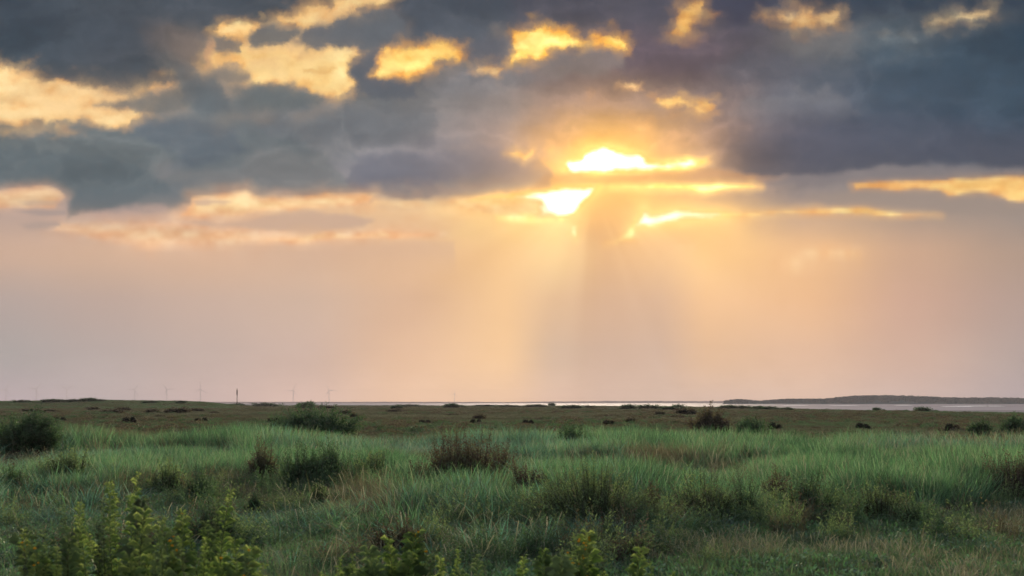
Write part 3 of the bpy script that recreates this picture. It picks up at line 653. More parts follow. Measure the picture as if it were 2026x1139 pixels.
def thin_near_shrubs(x, y):
    """how tall the grass may grow beside and in front of a shrub (1 = undisturbed)"""
    f = np.ones(len(x))
    for sx, sy, sw in SPOTS:
        side = np.clip(1.25 - np.abs(x - sx * y / sy) / (.5 * sw), 0, .5) * 2
        dy_ = y - sy
        frontz = np.clip((dy_ + .12 * sy) / (.05 * sy), 0, 1) * (dy_ < .45 * sw)
        f = np.minimum(f, 1 - .45 * side * frontz)
        core = (np.hypot(x - sx, y - sy) < .42 * sw)
        f = np.where(core, .12, f)
    return f
# ------------------------------------------------------------------ blades, tufts and instanced cover
def tuft(n, r0, h0, h1, w, lean, curl, seed, segs=4, head=0.0, tipw=.15):
    """one tuft of grass: n bent tapering blades"""
    rs = np.random.RandomState(seed)
    Vv, F_, A_ = [], [], []
    for _ in range(n):
        a = rs.rand() * 2 * math.pi; r = r0 * math.sqrt(rs.rand())
        bx, by = r * math.cos(a), r * math.sin(a)
        h = h0 + (h1 - h0) * rs.rand() ** .8
        la = a + rs.randn() * .9; le = lean * (.3 + rs.rand()) * h
        cu = curl * (rs.rand() ** 2) * h
        ww = w * (.6 + .8 * rs.rand()); fa = rs.rand() * math.pi
        px_, py_ = math.cos(fa) * ww / 2, math.sin(fa) * ww / 2
        b0 = len(Vv); va = rs.rand()
        for s in range(segs + 1):
            t = s / segs
            ox = (le * t + cu * t ** 3); z = h * t - .45 * (le * t ** 2 + cu * t ** 3)
            x = bx + ox * math.cos(la); y = by + ox * math.sin(la)
            k = (1 - t) ** .6 * (1 - tipw) + tipw
            if head and t > .72: k = head
            Vv.append((x - px_ * k, y - py_ * k, z)); Vv.append((x + px_ * k, y + py_ * k, z)); A_ += [va, va]
        for s in range(segs):
            q = b0 + 2 * s; F_.append((q, q + 1, q + 3, q + 2))
    return Vv, F_, A_
def leafy(n, r0, h, ll, lw, seed, up=.5):
    """low leafy herb: many small leaves on short stalks"""
    rs = np.random.RandomState(seed); Vv, F_, A_ = [], [], []
    for _ in range(n):
        a = rs.rand() * 6.283; r = r0 * math.sqrt(rs.rand()); z = h * (.15 + .85 * rs.rand()) * (1 - .6 * (r / r0) ** 2)
        c = np.array([r * math.cos(a), r * math.sin(a), z]); va = rs.rand()
        d = np.array([math.cos(a + rs.randn()), math.sin(a + rs.randn()), up + rs.randn() * .4]); d /= np.linalg.norm(d)
        s = np.cross(d, rs.randn(3)); s /= np.linalg.norm(s) + 1e-9
        l = ll * (.6 + .8 * rs.rand()); b0 = len(Vv)
        for p in (c, c + d * l * .5 + s * lw, c + d * l, c + d * l * .5 - s * lw): Vv.append(tuple(p)); A_.append(va)
        F_.append((b0, b0 + 1, b0 + 2, b0 + 3))
    return Vv, F_, A_
def merge(*parts):
    Vv, F_, A_ = [], [], []
    for v, f, a in parts:
        o = len(Vv); Vv += list(v); A_ += list(a); F_ += [tuple(i + o for i in q) for q in f]
    return Vv, F_, A_
def proto_collection(name, shapes):
    c = bpy.data.collections.new(name)
    for i, (s, m) in enumerate(shapes):
        me = mesh_of('%s_%02d' % (name, i), s[0], s[1], m, s[2])
        c.objects.link(bpy.data.objects.new('%s_%02d' % (name, i), me))
    return c
def cover(name, coll, pts, rotz, tilt, scl, idx, label, cat):
    """ground cover nobody could count: one object that sets the tufts on its points"""
    me = bpy.data.meshes.new(name); n = len(pts)
    me.vertices.add(n); me.vertices.foreach_set('co', np.asarray(pts, np.float32).ravel())
    a = me.attributes.new('rot', 'FLOAT_VECTOR', 'POINT'); a.data.foreach_set('vector', np.stack([tilt[0], tilt[1], rotz], -1).astype(np.float32).ravel())
    a = me.attributes.new('scl', 'FLOAT_VECTOR', 'POINT'); a.data.foreach_set('vector', np.asarray(scl, np.float32).ravel())
    a = me.attributes.new('idx', 'INT', 'POINT'); a.data.foreach_set('value', np.asarray(idx, np.int32))
    o = add(name, me); tag(o, label, cat, kind='stuff')
    g = bpy.data.node_groups.new(name + '_scatter', 'GeometryNodeTree')
    g.interface.new_socket('Geometry', in_out='INPUT', socket_type='NodeSocketGeometry'); g.interface.new_socket('Geometry', in_out='OUTPUT', socket_type='NodeSocketGeometry')
    gi, go = g.nodes.new('NodeGroupInput'), g.nodes.new('NodeGroupOutput')
    ci = g.nodes.new('GeometryNodeCollectionInfo'); ci.inputs['Collection'].default_value = coll; ci.inputs['Separate Children'].default_value = True; ci.inputs['Reset Children'].default_value = True
    ip = g.nodes.new('GeometryNodeInstanceOnPoints'); ip.inputs['Pick Instance'].default_value = True
    def na(nm, ty):
        q = g.nodes.new('GeometryNodeInputNamedAttribute'); q.data_type = ty; q.inputs[0].default_value = nm
        return [s for s in q.outputs if s.enabled][0]
    g.links.new(gi.outputs[0], ip.inputs['Points']); g.links.new(ci.outputs[0], ip.inputs['Instance'])
    g.links.new(na('idx', 'INT'), ip.inputs['Instance Index']); g.links.new(na('rot', 'FLOAT_VECTOR'), ip.inputs['Rotation']); g.links.new(na('scl', 'FLOAT_VECTOR'), ip.inputs['Scale'])
    g.links.new(ip.outputs[0], go.inputs[0])
    md = o.modifiers.new('scatter', 'NODES'); md.node_group = g
    return o
def wedge(n, d0, d1, pxa=-330, pxb=2356, power=1.0, extra=2.0):
    """n random ground points between two distances, over the view and a margin either side"""
    d = np.sqrt(RNG.rand(n) * (d1 ** 2 - d0 ** 2) + d0 ** 2) if power == 1.0 else d0 * (d1 / d0) ** RNG.rand(n)
    px = pxa + (pxb - pxa) * RNG.rand(n)
    x = (px - 1013) / FPX * d + (RNG.rand(n) - .5) * 2 * extra
    return x, d, 1013 + x / d * FPX
def place(x, y, sc_, zsc=None, nproto=1, tl=.12, first=0):
    n = len(x); z = ground_z(x, y)
    s = np.stack([sc_, sc_, sc_ if zsc is None else zsc], -1)
    return np.stack([x, y, z - .01], -1), RNG.rand(n) * 6.283, (RNG.randn(n) * tl, RNG.randn(n) * tl), s, first + RNG.randint(0, nproto, n)

FRONT_PX = [-400, 0, 480, 700, 1000, 1350, 1600, 1850, 1950, 2026, 2500]
FRONT_D = [10.5, 10.5, 11.5, 13.0, 15.5, 18.8, 20.5, 22.0, 25.5, 26.5, 27]
def front_of(px): return np.interp(px, FRONT_PX, FRONT_D)
# tall dune grass: near tufts with fine blades, farther ones bolder
P_TALL = proto_collection('tall_tuft', [(tuft(22, .13, .40, 1.0, .013, .30, .5, 100 + i, 5), MAT['marram']) for i in range(5)] + [(tuft(26, .15, .45, .95, .012, .26, .4, 120 + i, 5), MAT['lush']) for i in range(4)] + [(tuft(24, .15, .35, .9, .009, .32, .5, 140 + i, 5), MAT['dry']) for i in range(3)])
def tall_grass(name, n, d0, d1, label, lushbias, hfun, keep, wide=1.0):
    x, y, px = wedge(n, d0, d1)
    k = keep(x, y, px); x, y, px = x[k], y[k], px[k]
    pat = _fbm(x / 5 + 9, y / 9 + 4, 4, 12)
    clear_ = thin_near_shrubs(x, y)
    h = hfun(x, y, px) * np.clip(1 + np.where(y < 42, 1.3, .75) * pat, .35, 1.35) * (.75 + .45 * RNG.rand(len(x))) * clear_
    lush = (_fbm(x / 9 + 30, y / 16 + 30, 3, 2) + lushbias(x, y, px) + .25 * RNG.randn(len(x))) > 0
    pts, rz, tl, s, _ = place(x, y, wide * (.7 + .7 * RNG.rand(len(x))), h, 1, .16)
    idx = np.where(lush, 5 + RNG.randint(0, 4, len(x)), RNG.randint(0, 5, len(x)))
    dry = (_fbm(x / 3.2 + 70, y / 7 + 70, 4, 19) + .16 * RNG.randn(len(x))) > dryness(px, y)
    dry |= RNG.rand(len(x)) < .07
    idx = np.where(dry, 9 + RNG.randint(0, 3, len(x)), idx)
    tl = (tl[0] + .03, tl[1] + .05)
    cover(name, P_TALL, pts, rz, tl, s, idx, label, 'grass')
def dryness(px, y): return .30 - .16 * (px < 900) * (y < 40) - .10 * (y < 20)
def nearkeep(x, y, px):
    th = np.clip(.55 + 2.6 * _fbm(x / 1.7 + 3, y / 2.6 + 8, 3, 17), .05, 1)
    return (y > front_of(px) + 1.2 * _fbm(x / 2, y * 0 + 1, 3, 5)) & (RNG.rand(len(x)) < th)
def near_h(x, y, px):
    base = np.interp(px, [-300, 0, 450, 560, 900, 1350, 1600, 2300], [.52, .52, .55, .66, .70, .74, .82, .90])
    return base * np.interp(y, [13, 20, 26, 45], [.72, .85, 1.0, 1.0])
tall_grass('dune_grass', 40000, 10.5, 44, 'tall blue green dune grass filling the middle ground', lambda x, y, px: np.interp(px, [0, 1200, 1500, 2026], [-.25, -.2, .15, .35]) + np.interp(y, [15, 26, 40], [-.15, 0, .15]), near_h, nearkeep)
def farkeep(x, y, px):
    gap = (px > 1640) & (y < 50) | (px < 470) & (y < 50.5)
    th = np.clip(.75 + 1.2 * _fbm(x / 5, y / 5, 3, 7), .15, 1)
    edge = 62 + 10 * _fbm(x / 8, x * 0 + 4, 3, 9) + np.interp(px, [0, 600, 800, 1100, 1500, 2026], [6, 2, -6, -2, 0, 2])
    return ~gap & (y < edge) & (RNG.rand(len(x)) < th)
tall_grass('meadow_grass', 26000, 43, 82, 'band of bright green grass in front of the brown marsh', lambda x, y, px: np.interp(px, [0, 500, 700, 1400, 2026], [.35, .15, -.1, .1, .15]), lambda x, y, px: np.interp(px, [0, 500, 900, 1300, 2026], [1.0, .98, .92, .92, .98]) * np.interp(y, [44, 50, 66, 80], [.95, 1, .95, .7]), farkeep, 1.35)
# pale seed culms standing above the grass
P_CULM = proto_collection('culm', [(tuft(3, .10, .75, 1.1, .0045, .16, .3, 200 + i, 6, head=1.7), MAT['straw']) for i in range(4)])
x, y, px = wedge(2300, 13, 60); k = (y > front_of(px) + .5); x, y, px = x[k], y[k], px[k]
pts, rz, tl, s, idx = place(x, y, np.ones(len(x)), near_h(x, y, px) * (.75 + .35 * RNG.rand(len(x))) * thin_near_shrubs(x, y), 4, .14)
cover('seed_culms', P_CULM, pts, rz, tl, s, idx, 'pale dry seed heads standing above the dune grass', 'grass')
# short turf of the clearing and under the tall grass
P_TURF = proto_collection('turf_tuft', [(tuft(46, .17, .06, .20, .006, .5, .5, 300 + i, 3), MAT['turf']) for i in range(5)] + [(tuft(14, .12, .16, .34, .004, .3, .4, 320 + i, 4, head=1.2), MAT['straw']) for i in range(2)] + [(leafy(60, .14, .15, .05, .012, 340 + i), MAT['herb']) for i in range(4)])
x, y, px = wedge(26000, 9, 27, -300, 2356); n = len(x)
dry = _fbm(x / 2.5, y / 2.5, 4, 31)
idx = np.where(RNG.rand(n) < np.clip(.22 + .5 * dry, .03, .6), 7 + RNG.randint(0, 4, n), np.where(RNG.rand(n) < np.clip(.10 - .5 * dry, 0, .4) * (px > 700), 5 + RNG.randint(0, 2, n), RNG.randint(0, 5, n)))
pts, rz, tl, s, _ = place(x, y, .7 + .6 * RNG.rand(n), (.6 + .7 * RNG.rand(n)) * (1 + .5 * dry), 1, .15)
cover('short_turf', P_TURF, pts, rz, tl, s, idx, 'short mixed turf and herbs of the foreground clearing', 'grass')
# brown marsh vegetation out to the shore
P_MARSH = proto_collection('marsh_tuft', [(merge(tuft(40, .42, .10, .32, .016, .5, .4, 400 + i, 3), leafy(70, .42, .22, .06, .018, 430 + i)), MAT['marsh']) for i in range(5)] + [(tuft(60, .45, .15, .42, .018, .4, .4, 460 + i, 3), MAT['fringe']) for i in range(3)] + [(leafy(150, .5, .5, .12, .035, 480 + i, up=.8), MAT[m]) for i, m in enumerate(('bush_brown', 'bush_dark', 'bush_brown'))])
XX, YY, SS, II = [], [], [], []
for d0, d1, n, s0 in ((44, 80, 5200, .8), (78, 150, 12000, 1.0), (150, 300, 14000, 1.5), (300, 950, 16000, 2.4)):
    x, y, px = wedge(n, d0, d1, extra=4)
    sh = shore_at(x, y); k = y < sh - 2; x, y, px, sh = x[k], y[k], px[k], sh[k]
    p = _fbm(x / 14, y / 40, 4, 41)
    gr = np.clip(.12 + .7 * p, 0, .6) * (y < 140) + np.clip((y - .72 * sh) / (.2 * sh), 0, .75) * np.clip(.75 + _fbm(x / 60, y / 60, 3, 44), 0, 1) + np.exp(-((y - 520) / 80) ** 2) * (px < 440) * .9
    II.append(np.where(RNG.rand(len(x)) < gr, 5 + RNG.randint(0, 3, len(x)), RNG.randint(0, 5, len(x))))
    dk = (RNG.rand(len(x)) < .15) & (_fbm(x / 22, y / 50, 3, 77) > -.05); II[-1] = np.where(dk, 8 + RNG.randint(0, 3, len(x)), II[-1])
    XX.append(x); YY.append(y); SS.append(s0 * (.6 + .7 * RNG.rand(len(x))) * (1 + .35 * p))
x, y, px = wedge(7000, 430, 610, -330, 455, extra=4); XX.append(x); YY.append(y); SS.append(2.2 * (.6 + .7 * RNG.rand(len(x)))); II.append(5 + RNG.randint(0, 3, len(x)))
x, y, s_, idx = (np.concatenate(q) for q in (XX, YY, SS, II))
pts, rz, tl, s, _ = place(x, y, s_, np.minimum(s_, 1.0) * (.35 + .5 * RNG.rand(len(x))), 1, .06)
cover('salt_marsh_plants', P_MARSH, pts, rz, tl, s, idx, 'low brown and olive salt marsh plants out to the shore', 'marsh plants')
# canopy of the headland wood
def clump(seed):
    rs = np.random.RandomState(seed); Vv, F_, A_ = [], [], []
    for _ in range(60):
        d = rs.randn(3); d /= np.linalg.norm(d); d[2] = abs(d[2])
        c = d * np.array([5, 5, 5.5]) * (.6 + .45 * rs.rand()); s = rs.randn(3); s = np.cross(d, s); s /= np.linalg.norm(s); q = np.cross(d, s)
        w = 1.5 + rs.rand(); b0 = len(Vv); va = rs.rand()
        for p in (c - s * w, c - q * w, c + s * w, c + q * w): Vv.append(tuple(p)); A_.append(va)
        F_.append((b0, b0 + 1, b0 + 2, b0 + 3))
    return Vv, F_, A_
P_WOOD = proto_collection('wood_clump', [(clump(500 + i), MAT['wood']) for i in range(4)])
n = 3600; px = 1432 + (2290 - 1432) * RNG.rand(n); o_ = RNG.rand(n) * .62 - .42
hd = HEAD_D + o_ * 270
hh = (796 - np.interp(px, [p[0] for p in HEAD], [p[1] + .6 for p in HEAD])) / FPX * HEAD_D + EYE
fz = np.interp(o_, [-.5, -.36, -.18, 0, .25, .5], [0, .45, .85, 1, .8, 0])
z = -1.5 + (hh + 1.5) * fz - .5
sz = .32 + .26 * RNG.rand(n) ** 2; sz *= np.clip(hh / 8, .3, 1)
cover('headland_wood', P_WOOD, np.stack([(px - 1013) / FPX * hd, hd, z], -1), RNG.rand(n) * 6.28, (np.zeros(n), np.zeros(n)), np.stack([sz] * 3, -1), RNG.randint(0, 4, n), 'dark green wood covering the distant headland', 'wood')
# ------------------------------------------------------------------ shrubs: one thing each, stems and foliage
def shrub_mesh(w, dep, h, n, leaves, ll, lw, seed, spread=.45, bare=.18, spike=.35, lumps=3, lean=(0, 0), droop=0.0):
    """upright woody shoots clothed in small leaves; returns (foliage, stems)"""
    rs = np.random.RandomState(seed)
    cen = [((rs.rand() - .5) * w * .7, (rs.rand() - .5) * dep * .7, .62 + .38 * rs.rand(), (.30 + .22 * rs.rand()) * w) for _ in range(lumps)]
    cen[0] = ((rs.rand() - .5) * w * .25, 0, 1.0, .38 * w)
    Vv, F_, A_ = [], [], []; SV, SF = [], []
    for k in range(n):
        cx, cy, ch, cr = cen[rs.randint(lumps)]
        a = rs.rand() * 6.283; r = math.sqrt(rs.rand())
        tx, ty = cx + r * cr * math.cos(a), cy + r * cr * min(1, dep / w) * math.sin(a)
        H = h * ch * (1 - .42 * r * r) * (.55 + .45 * rs.rand())
        if rs.rand() < .20: H *= 1 + spike * rs.rand()
        bx, by = tx * (1 - spread), ty * (1 - spread)
        tip = np.array([tx + lean[0] * H + rs.randn() * .03 * h, ty + lean[1] * H + rs.randn() * .03 * h, H])
        base = np.array([bx, by, -.05])
        ctrl = base * .5 + tip * .5 + np.array([-(tx - bx) * .25, -(ty - by) * .25, H * .10]) + rs.randn(3) * .03 * h
        pt = lambda t: (1 - t) ** 2 * base + 2 * t * (1 - t) * ctrl + t * t * tip
        va = rs.rand()
        # stem: thin three sided tube
        wd = .006 + .004 * rs.rand(); b0 = len(SV)
        for t in (0, .4, .75, 1.0):
            p = pt(t); ww = wd * (1.15 - t)
            for q in range(3): SV.append((p[0] + ww * math.cos(q * 2.094), p[1] + ww * math.sin(q * 2.094), p[2]))
        for s in range(3):
            for q in range(3): SF.append((b0 + 3 * s + q, b0 + 3 * s + (q + 1) % 3, b0 + 3 * s + 3 + (q + 1) % 3, b0 + 3 * s + 3 + q))
        T = (bare + (1 - bare) * (np.arange(leaves) + rs.rand(leaves)) / leaves)[:, None]
        PT = lambda t: (1 - t) ** 2 * base + 2 * t * (1 - t) * ctrl + t * t * tip
        nrm = lambda v: v / (np.linalg.norm(v, axis=1, keepdims=True) + 1e-9)
        p = PT(T); d0 = nrm(PT(np.minimum(1, T + .05)) - PT(np.maximum(0, T - .05)))
        o = rs.randn(leaves, 3); o = nrm(o - d0 * (o * d0).sum(1, keepdims=True))
        d = nrm(d0 * (.55 + .5 * rs.rand(leaves, 1)) + o * (.8 + .4 * rs.rand(leaves, 1)) - np.array([0, 0, droop]))
        s = nrm(np.cross(d, rs.randn(leaves, 3)))
        taper = 1.15 - .55 * T; l = ll * (.6 + .8 * rs.rand(leaves, 1)) * taper; p = p + o * ll * (.55 * rs.rand(leaves, 1)) * (1.4 - T)
        Vv.append(np.stack([p, p + d * l * .45 + s * lw * taper, p + d * l, p + d * l * .45 - s * lw * taper], 1).reshape(-1, 3))
        A_.append(np.repeat(np.clip(va + .25 * rs.randn(leaves), 0, 1), 4))
    Vv = np.concatenate(Vv); A_ = np.concatenate(A_); F_ = np.arange(len(Vv)).reshape(-1, 4)
    return (Vv, F_, A_), (SV, SF)
def shrub(name, px, row, wpx, hpx, label, material='bush_olive', n=90, leaves=34, seed=0, d=None, group=None, cat='shrub', **kw):
    """a shrub whose foot is seen at (px, row); its spread and height are given as they measure there"""
    dd = dist(row) if d is None else d
    x, y = where(px, dd); w = wpx / FPX * dd; h = 1.28 * hpx / FPX * dd
    root = bpy.data.objects.new(name, None); COL.objects.link(root); root.empty_display_size = .2
    root.location = (x, y, float(ground_z(x, y)))
    near = max(.026, dd * .00125)
    f, s = shrub_mesh(w, w * .8, h, n, leaves, near * 2.2, near * .42, seed or (int(px * 7 + row) % 9973), **kw)
    add('foliage', mesh_of('foliage', f[0], f[1], MAT[material], f[2]), root)
    add('stems', mesh_of('stems', s[0], s[1], MAT['twig']), root)
    tag(root, label, cat, group); return root
# --- nearer shrubs, each built by itself
for a, k in SPECS: shrub('shrub', *a, **k)
# --- far shrubs on the marsh: a few shapes, copied
FAR = {}
# low scrub knitting the shrubs together
P_SCRUB = proto_collection('scrub', [(shrub_mesh(.9, .8, .55, 44, 26, .055, .009, 800 + i, lumps=3, spike=.6, spread=.4)[0], MAT[m]) for i, m in enumerate(('bush_olive', 'bush_dark', 'bush_dark', 'bush_olive', 'bush_brown', 'bush_dark'))])
SX, SY = [], []
for sx, sy, sw in SPOTS:
    if sy > 45: continue
    k = int(4 + (12 if sx > 0 else 7) * sw)
    SX.append(sx + RNG.randn(k) * (.5 * sw + .4)); SY.append(sy + RNG.randn(k) * 1.1)
x, y, px = wedge(260, 15, 40); k = (y > front_of(px) - 2) & (_fbm(x / 3, y / 5, 3, 55) + .12 * (px < 1000) > .08); SX.append(x[k]); SY.append(y[k])
x, y = np.concatenate(SX), np.concatenate(SY)
pts, rz, tl, s, idx = place(x, y, .6 + .7 * RNG.rand(len(x)), .55 + .75 * RNG.rand(len(x)), 6, .12)
cover('low_scrub', P_SCRUB, pts, rz, tl, s, idx, 'tangled low scrub in the grass between the shrubs', 'scrub')
def far_shape(key, material, w, h, n, seed, **kw):
    f, s = shrub_mesh(w, w * .8, h, n, 16, .20, .055, seed, **kw)
    FAR[key] = mesh_of('far_shrub', f[0], f[1], MAT[material], f[2])
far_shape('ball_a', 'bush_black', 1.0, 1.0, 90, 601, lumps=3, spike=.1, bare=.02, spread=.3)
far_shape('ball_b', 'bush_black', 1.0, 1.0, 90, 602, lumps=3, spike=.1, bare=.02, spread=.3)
far_shape('low_a', 'bush_brown', 1.0, 1.0, 90, 603, lumps=4, spike=.1, bare=.02)
far_shape('low_b', 'bush_brown', 1.0, 1.0, 90, 604, lumps=5, spike=.2, bare=.02)
far_shape('up_a', 'bush_dark', 1.0, 1.0, 90, 605, lumps=5, spike=.2, bare=.02)
far_shape('up_b', 'bush_dark', 1.0, 1.0, 90, 606, lumps=5, spike=.25, bare=.02)
def far_shrub(px, row, wpx, hpx, shape, label, group, d=None, tall=1.5):
    dd = dist(row) if d is None else d
    x, y = where(px, dd)
    o = add('shrub', FAR[shape], None, (x, y, float(ground_z(x, y)) - .03), 0.0, (1.25 * wpx / FPX * dd, 1.25 * wpx / FPX * dd, tall * hpx / FPX * dd))
    tag(o, label, 'shrub', group); return o
ORD = ['first', 'second', 'third', 'fourth', 'fifth', 'sixth', 'seventh', 'eighth', 'ninth', 'tenth', 'eleventh', 'twelfth', 'thirteenth', 'fourteenth', 'fifteenth', 'sixteenth', 'seventeenth', 'eighteenth', 'nineteenth', 'twentieth', 'twenty first', 'twenty second', 'twenty third', 'twenty fourth', 'twenty fifth', 'twenty sixth', 'twenty seventh', 'twenty eighth', 'twenty ninth', 'thirtieth', 'thirty first', 'thirty second', 'thirty third', 'thirty fourth', 'thirty fifth', 'thirty sixth', 'thirty seventh', 'thirty eighth', 'thirty ninth', 'fortieth', 'forty first', 'forty second', 'forty third', 'forty fourth', 'forty fifth', 'forty sixth']
# the evenly spaced row of small blackish shrubs, mostly in pairs
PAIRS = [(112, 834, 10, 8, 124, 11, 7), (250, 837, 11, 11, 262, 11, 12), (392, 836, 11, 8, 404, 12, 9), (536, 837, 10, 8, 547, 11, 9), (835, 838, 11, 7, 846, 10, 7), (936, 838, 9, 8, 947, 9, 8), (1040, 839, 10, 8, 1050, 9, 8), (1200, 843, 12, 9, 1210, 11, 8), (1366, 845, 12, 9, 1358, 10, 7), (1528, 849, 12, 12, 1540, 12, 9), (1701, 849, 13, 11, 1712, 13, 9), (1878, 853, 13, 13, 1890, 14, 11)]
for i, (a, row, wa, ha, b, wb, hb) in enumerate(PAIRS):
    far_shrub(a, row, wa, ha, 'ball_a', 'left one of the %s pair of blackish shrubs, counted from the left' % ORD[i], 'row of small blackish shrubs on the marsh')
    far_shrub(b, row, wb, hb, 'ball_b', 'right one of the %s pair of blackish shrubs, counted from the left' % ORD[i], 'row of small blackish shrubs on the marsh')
LOW = [(66, 814, 30, 5), (96, 816, 24, 5), (186, 810, 20, 5), (216, 819, 34, 8), (247, 811, 22, 6), (298, 818, 20, 7), (346, 818, 38, 9), (392, 813, 22, 6), (422, 819, 14, 4), (594, 819, 24, 6), (648, 808, 26, 5), (674, 820, 30, 7), (702, 827, 13, 9), (778, 815, 24, 6), (946, 829, 20, 9), (1108, 816, 18, 4), (1246, 838, 22, 9), (1196, 824, 16, 4), (1336, 826, 24, 5), (1362, 820, 34, 10), (1308, 821, 18, 7), (1386, 828, 16, 5), (1632, 809, 14, 4), (1820, 843, 22, 6), (1588, 829, 16, 4), (1660, 828, 16, 4), (1120, 826, 20, 3), (900, 821, 22, 3), (480, 830, 24, 3), (320, 825, 18, 3), (1450, 838, 18, 4), (1918, 848, 10, 4)]
for i, (px, row, w, h) in enumerate(sorted(LOW)):
    far_shrub(px, row, w, h, 'low_a' if i % 2 else 'low_b', '%s from the left among the low brown mounds of scrub on the marsh' % ORD[i], 'low brown mounds of scrub on the marsh')
SKYL = [(46, 800, 24, 5), (102, 797.5, 34, 6), (150, 796.5, 40, 5), (176, 796.5, 30, 7), (200, 797, 16, 4), (298, 797.5, 26, 5), (360, 799, 16, 5), (470, 804, 26, 7), (527, 804, 34, 8), (604, 807, 30, 13), (616, 806, 10, 14), (785, 808, 20, 7), (812, 804, 34, 5), (893, 806, 26, 9), (906, 805, 22, 5), (960, 804, 40, 4), (1008, 805, 34, 5), (1060, 805, 40, 6), (1092, 803, 10, 7), (1130, 808, 36, 8), (1165, 806, 26, 5), (1242, 809, 28, 10), (1285, 808, 38, 9), (1326, 810, 30, 7), (1344, 809, 18, 10), (1440, 808, 34, 8), (1470, 808, 30, 7), (1500, 809, 26, 7), (1525, 810, 24, 7), (1556, 811, 22, 6), (1684, 809, 18, 4), (1699, 809, 10, 5), (1735, 811, 12, 6), (1748, 811, 8, 4), (1778, 811, 10, 4), (1792, 812, 10, 4), (1826, 814, 24, 10), (1850, 814, 16, 6), (1922, 814, 12, 4)]
for i, (px, row, w, h) in enumerate(sorted(SKYL)):
    dd = 430.0 if px < 440 else None
    o = far_shrub(px, max(row, 801.5), w, h, 'up_a' if i % 2 else 'up_b', '%s from the left of the green shrubs along the far marsh edge' % ORD[i], 'green shrubs along the far edge of the marsh', dd if px > 440 else 500.0, 1.15)

# ------------------------------------------------------------------ feathery plants of the foreground
def frond_mesh(h, seed, lean, flower, leaf=.075, wid=.0062):
    rs = np.random.RandomState(seed); leaf *= .65 + .6 * rs.rand(); wid *= .7 + .5 * rs.rand(); Vv, F_, A_ = [], [], []; SV, SF = [], []; W = []
    shoots = 3 + rs.randint(4)
    for sh in range(shoots):
        H = h * (1 if sh == 0 else .45 + .5 * rs.rand()); a0 = rs.rand() * 6.283
        off = np.array([math.cos(a0), math.sin(a0), 0]) * (.01 if sh == 0 else .04 + .06 * rs.rand())
        ld = np.array([lean[0], lean[1], 0]) + np.array([math.cos(a0), math.sin(a0), 0]) * (.04 if sh == 0 else .05 + .14 * rs.rand())
        nod = .015 if sh == 0 else .02 + .10 * rs.rand(); ph = rs.rand() * 6.28; wob = .015 + .02 * rs.rand()
        pt = lambda t: off + np.array([math.cos(ph + 5 * t), math.sin(ph + 5 * t), 0]) * wob * t + np.array([0, 0, 1]) * H * (t - nod * t ** 4) + ld * H * (t ** 1.6) + np.array([math.cos(a0), math.sin(a0), 0]) * nod * H * t ** 5
        b0 = len(SV)
        for t in np.linspace(0, .97, 7):
            p = pt(t); w = .006 * (1.1 - t)
            for q in range(4): SV.append((p[0] + w * math.cos(q * 1.571), p[1] + w * math.sin(q * 1.571), p[2]))
        for s in range(6):
            for q in range(4): SF.append((b0 + 4 * s + q, b0 + 4 * s + (q + 1) % 4, b0 + 4 * s + 4 + (q + 1) % 4, b0 + 4 * s + 4 + q))
        dens = int(130 + 100 * rs.rand()); fat = .55 + .9 * rs.rand()
        for m in range(dens):
            t = .15 + .85 * (m + rs.rand()) / dens
            p = pt(t); a = m * 2.4 + rs.randn() * .5; o = np.array([math.cos(a), math.sin(a), 0])
            l = leaf * fat * (1.1 - .6 * t ** 3) * (.35 + 1.1 * rs.rand()); up = .2 + .9 * rs.rand() + .5 * t
            s = np.cross(o, [0, 0, 1.0]) + rs.randn(3) * .5; s /= np.linalg.norm(s); w = wid * (.6 + .6 * rs.rand())
            mid = p + o * l * .5 + np.array([0, 0, up * l * .5]); tip = p + o * l + np.array([0, 0, up * l * .45 - l * .35 * rs.rand()])
            b = len(Vv); va = min(1, max(0, .25 + .45 * t + .28 * rs.randn()))
            for c in (p, mid + s * w, tip, mid - s * w): Vv.append(tuple(c)); A_.append(va)
            F_.append((b, b + 1, b + 2)); F_.append((b, b + 2, b + 3))
        if flower and sh < 3:
            for m in range(4):
                W.append((pt(.82 + .18 * rs.rand()) + rs.randn(3) * .03, .009 + .006 * rs.rand(), rs.rand() * 6))
    return (Vv, F_, A_), (SV, SF), W
FRONDS = [  # column, row of its tip, distance, flowering
 (72, 1062, 9.2, 1), (100, 1096, 8.6, 0), (128, 1018, 9.6, 0), (152, 1008, 9.8, 0), (186, 1036, 9.0, 0), (205, 996, 10.0, 0), (232, 968, 10.4, 0), (246, 950, 10.8, 0), (262, 1002, 9.6, 0), (278, 1022, 9.2, 0), (296, 1000, 10.0, 0), (318, 1060, 8.8, 0), (345, 1050, 9.4, 0), (368, 1026, 9.8, 1), (388, 1062, 9.0, 1), (404, 1078, 8.8, 0), (430, 985, 10.6, 0), (448, 978, 10.8, 0), (462, 1082, 9.2, 0), (480, 1098, 9.0, 1), (505, 1106, 8.8, 0), (40, 1100, 8.8, 0),
 (748, 1098, 9.6, 0), (775, 1076, 10.0, 0), (812, 1066, 10.4, 1), (838, 1062, 10.4, 1), (690, 1110, 9.2, 0), (905, 1098, 9.8, 0), (940, 1112, 9.6, 0), (1036, 1112, 9.6, 0), (1062, 1100, 9.8, 0), (1152, 1066, 10.4, 1), (1168, 1070, 10.4, 1), (1140, 1110, 9.8, 1), (1242, 1096, 10.0, 0), (1110, 1118, 9.4, 0), (868, 1112, 9.4, 0), (640, 1116, 9.2, 0), (1300, 1122, 9.6, 0)]
FRONDS = sorted(FRONDS)
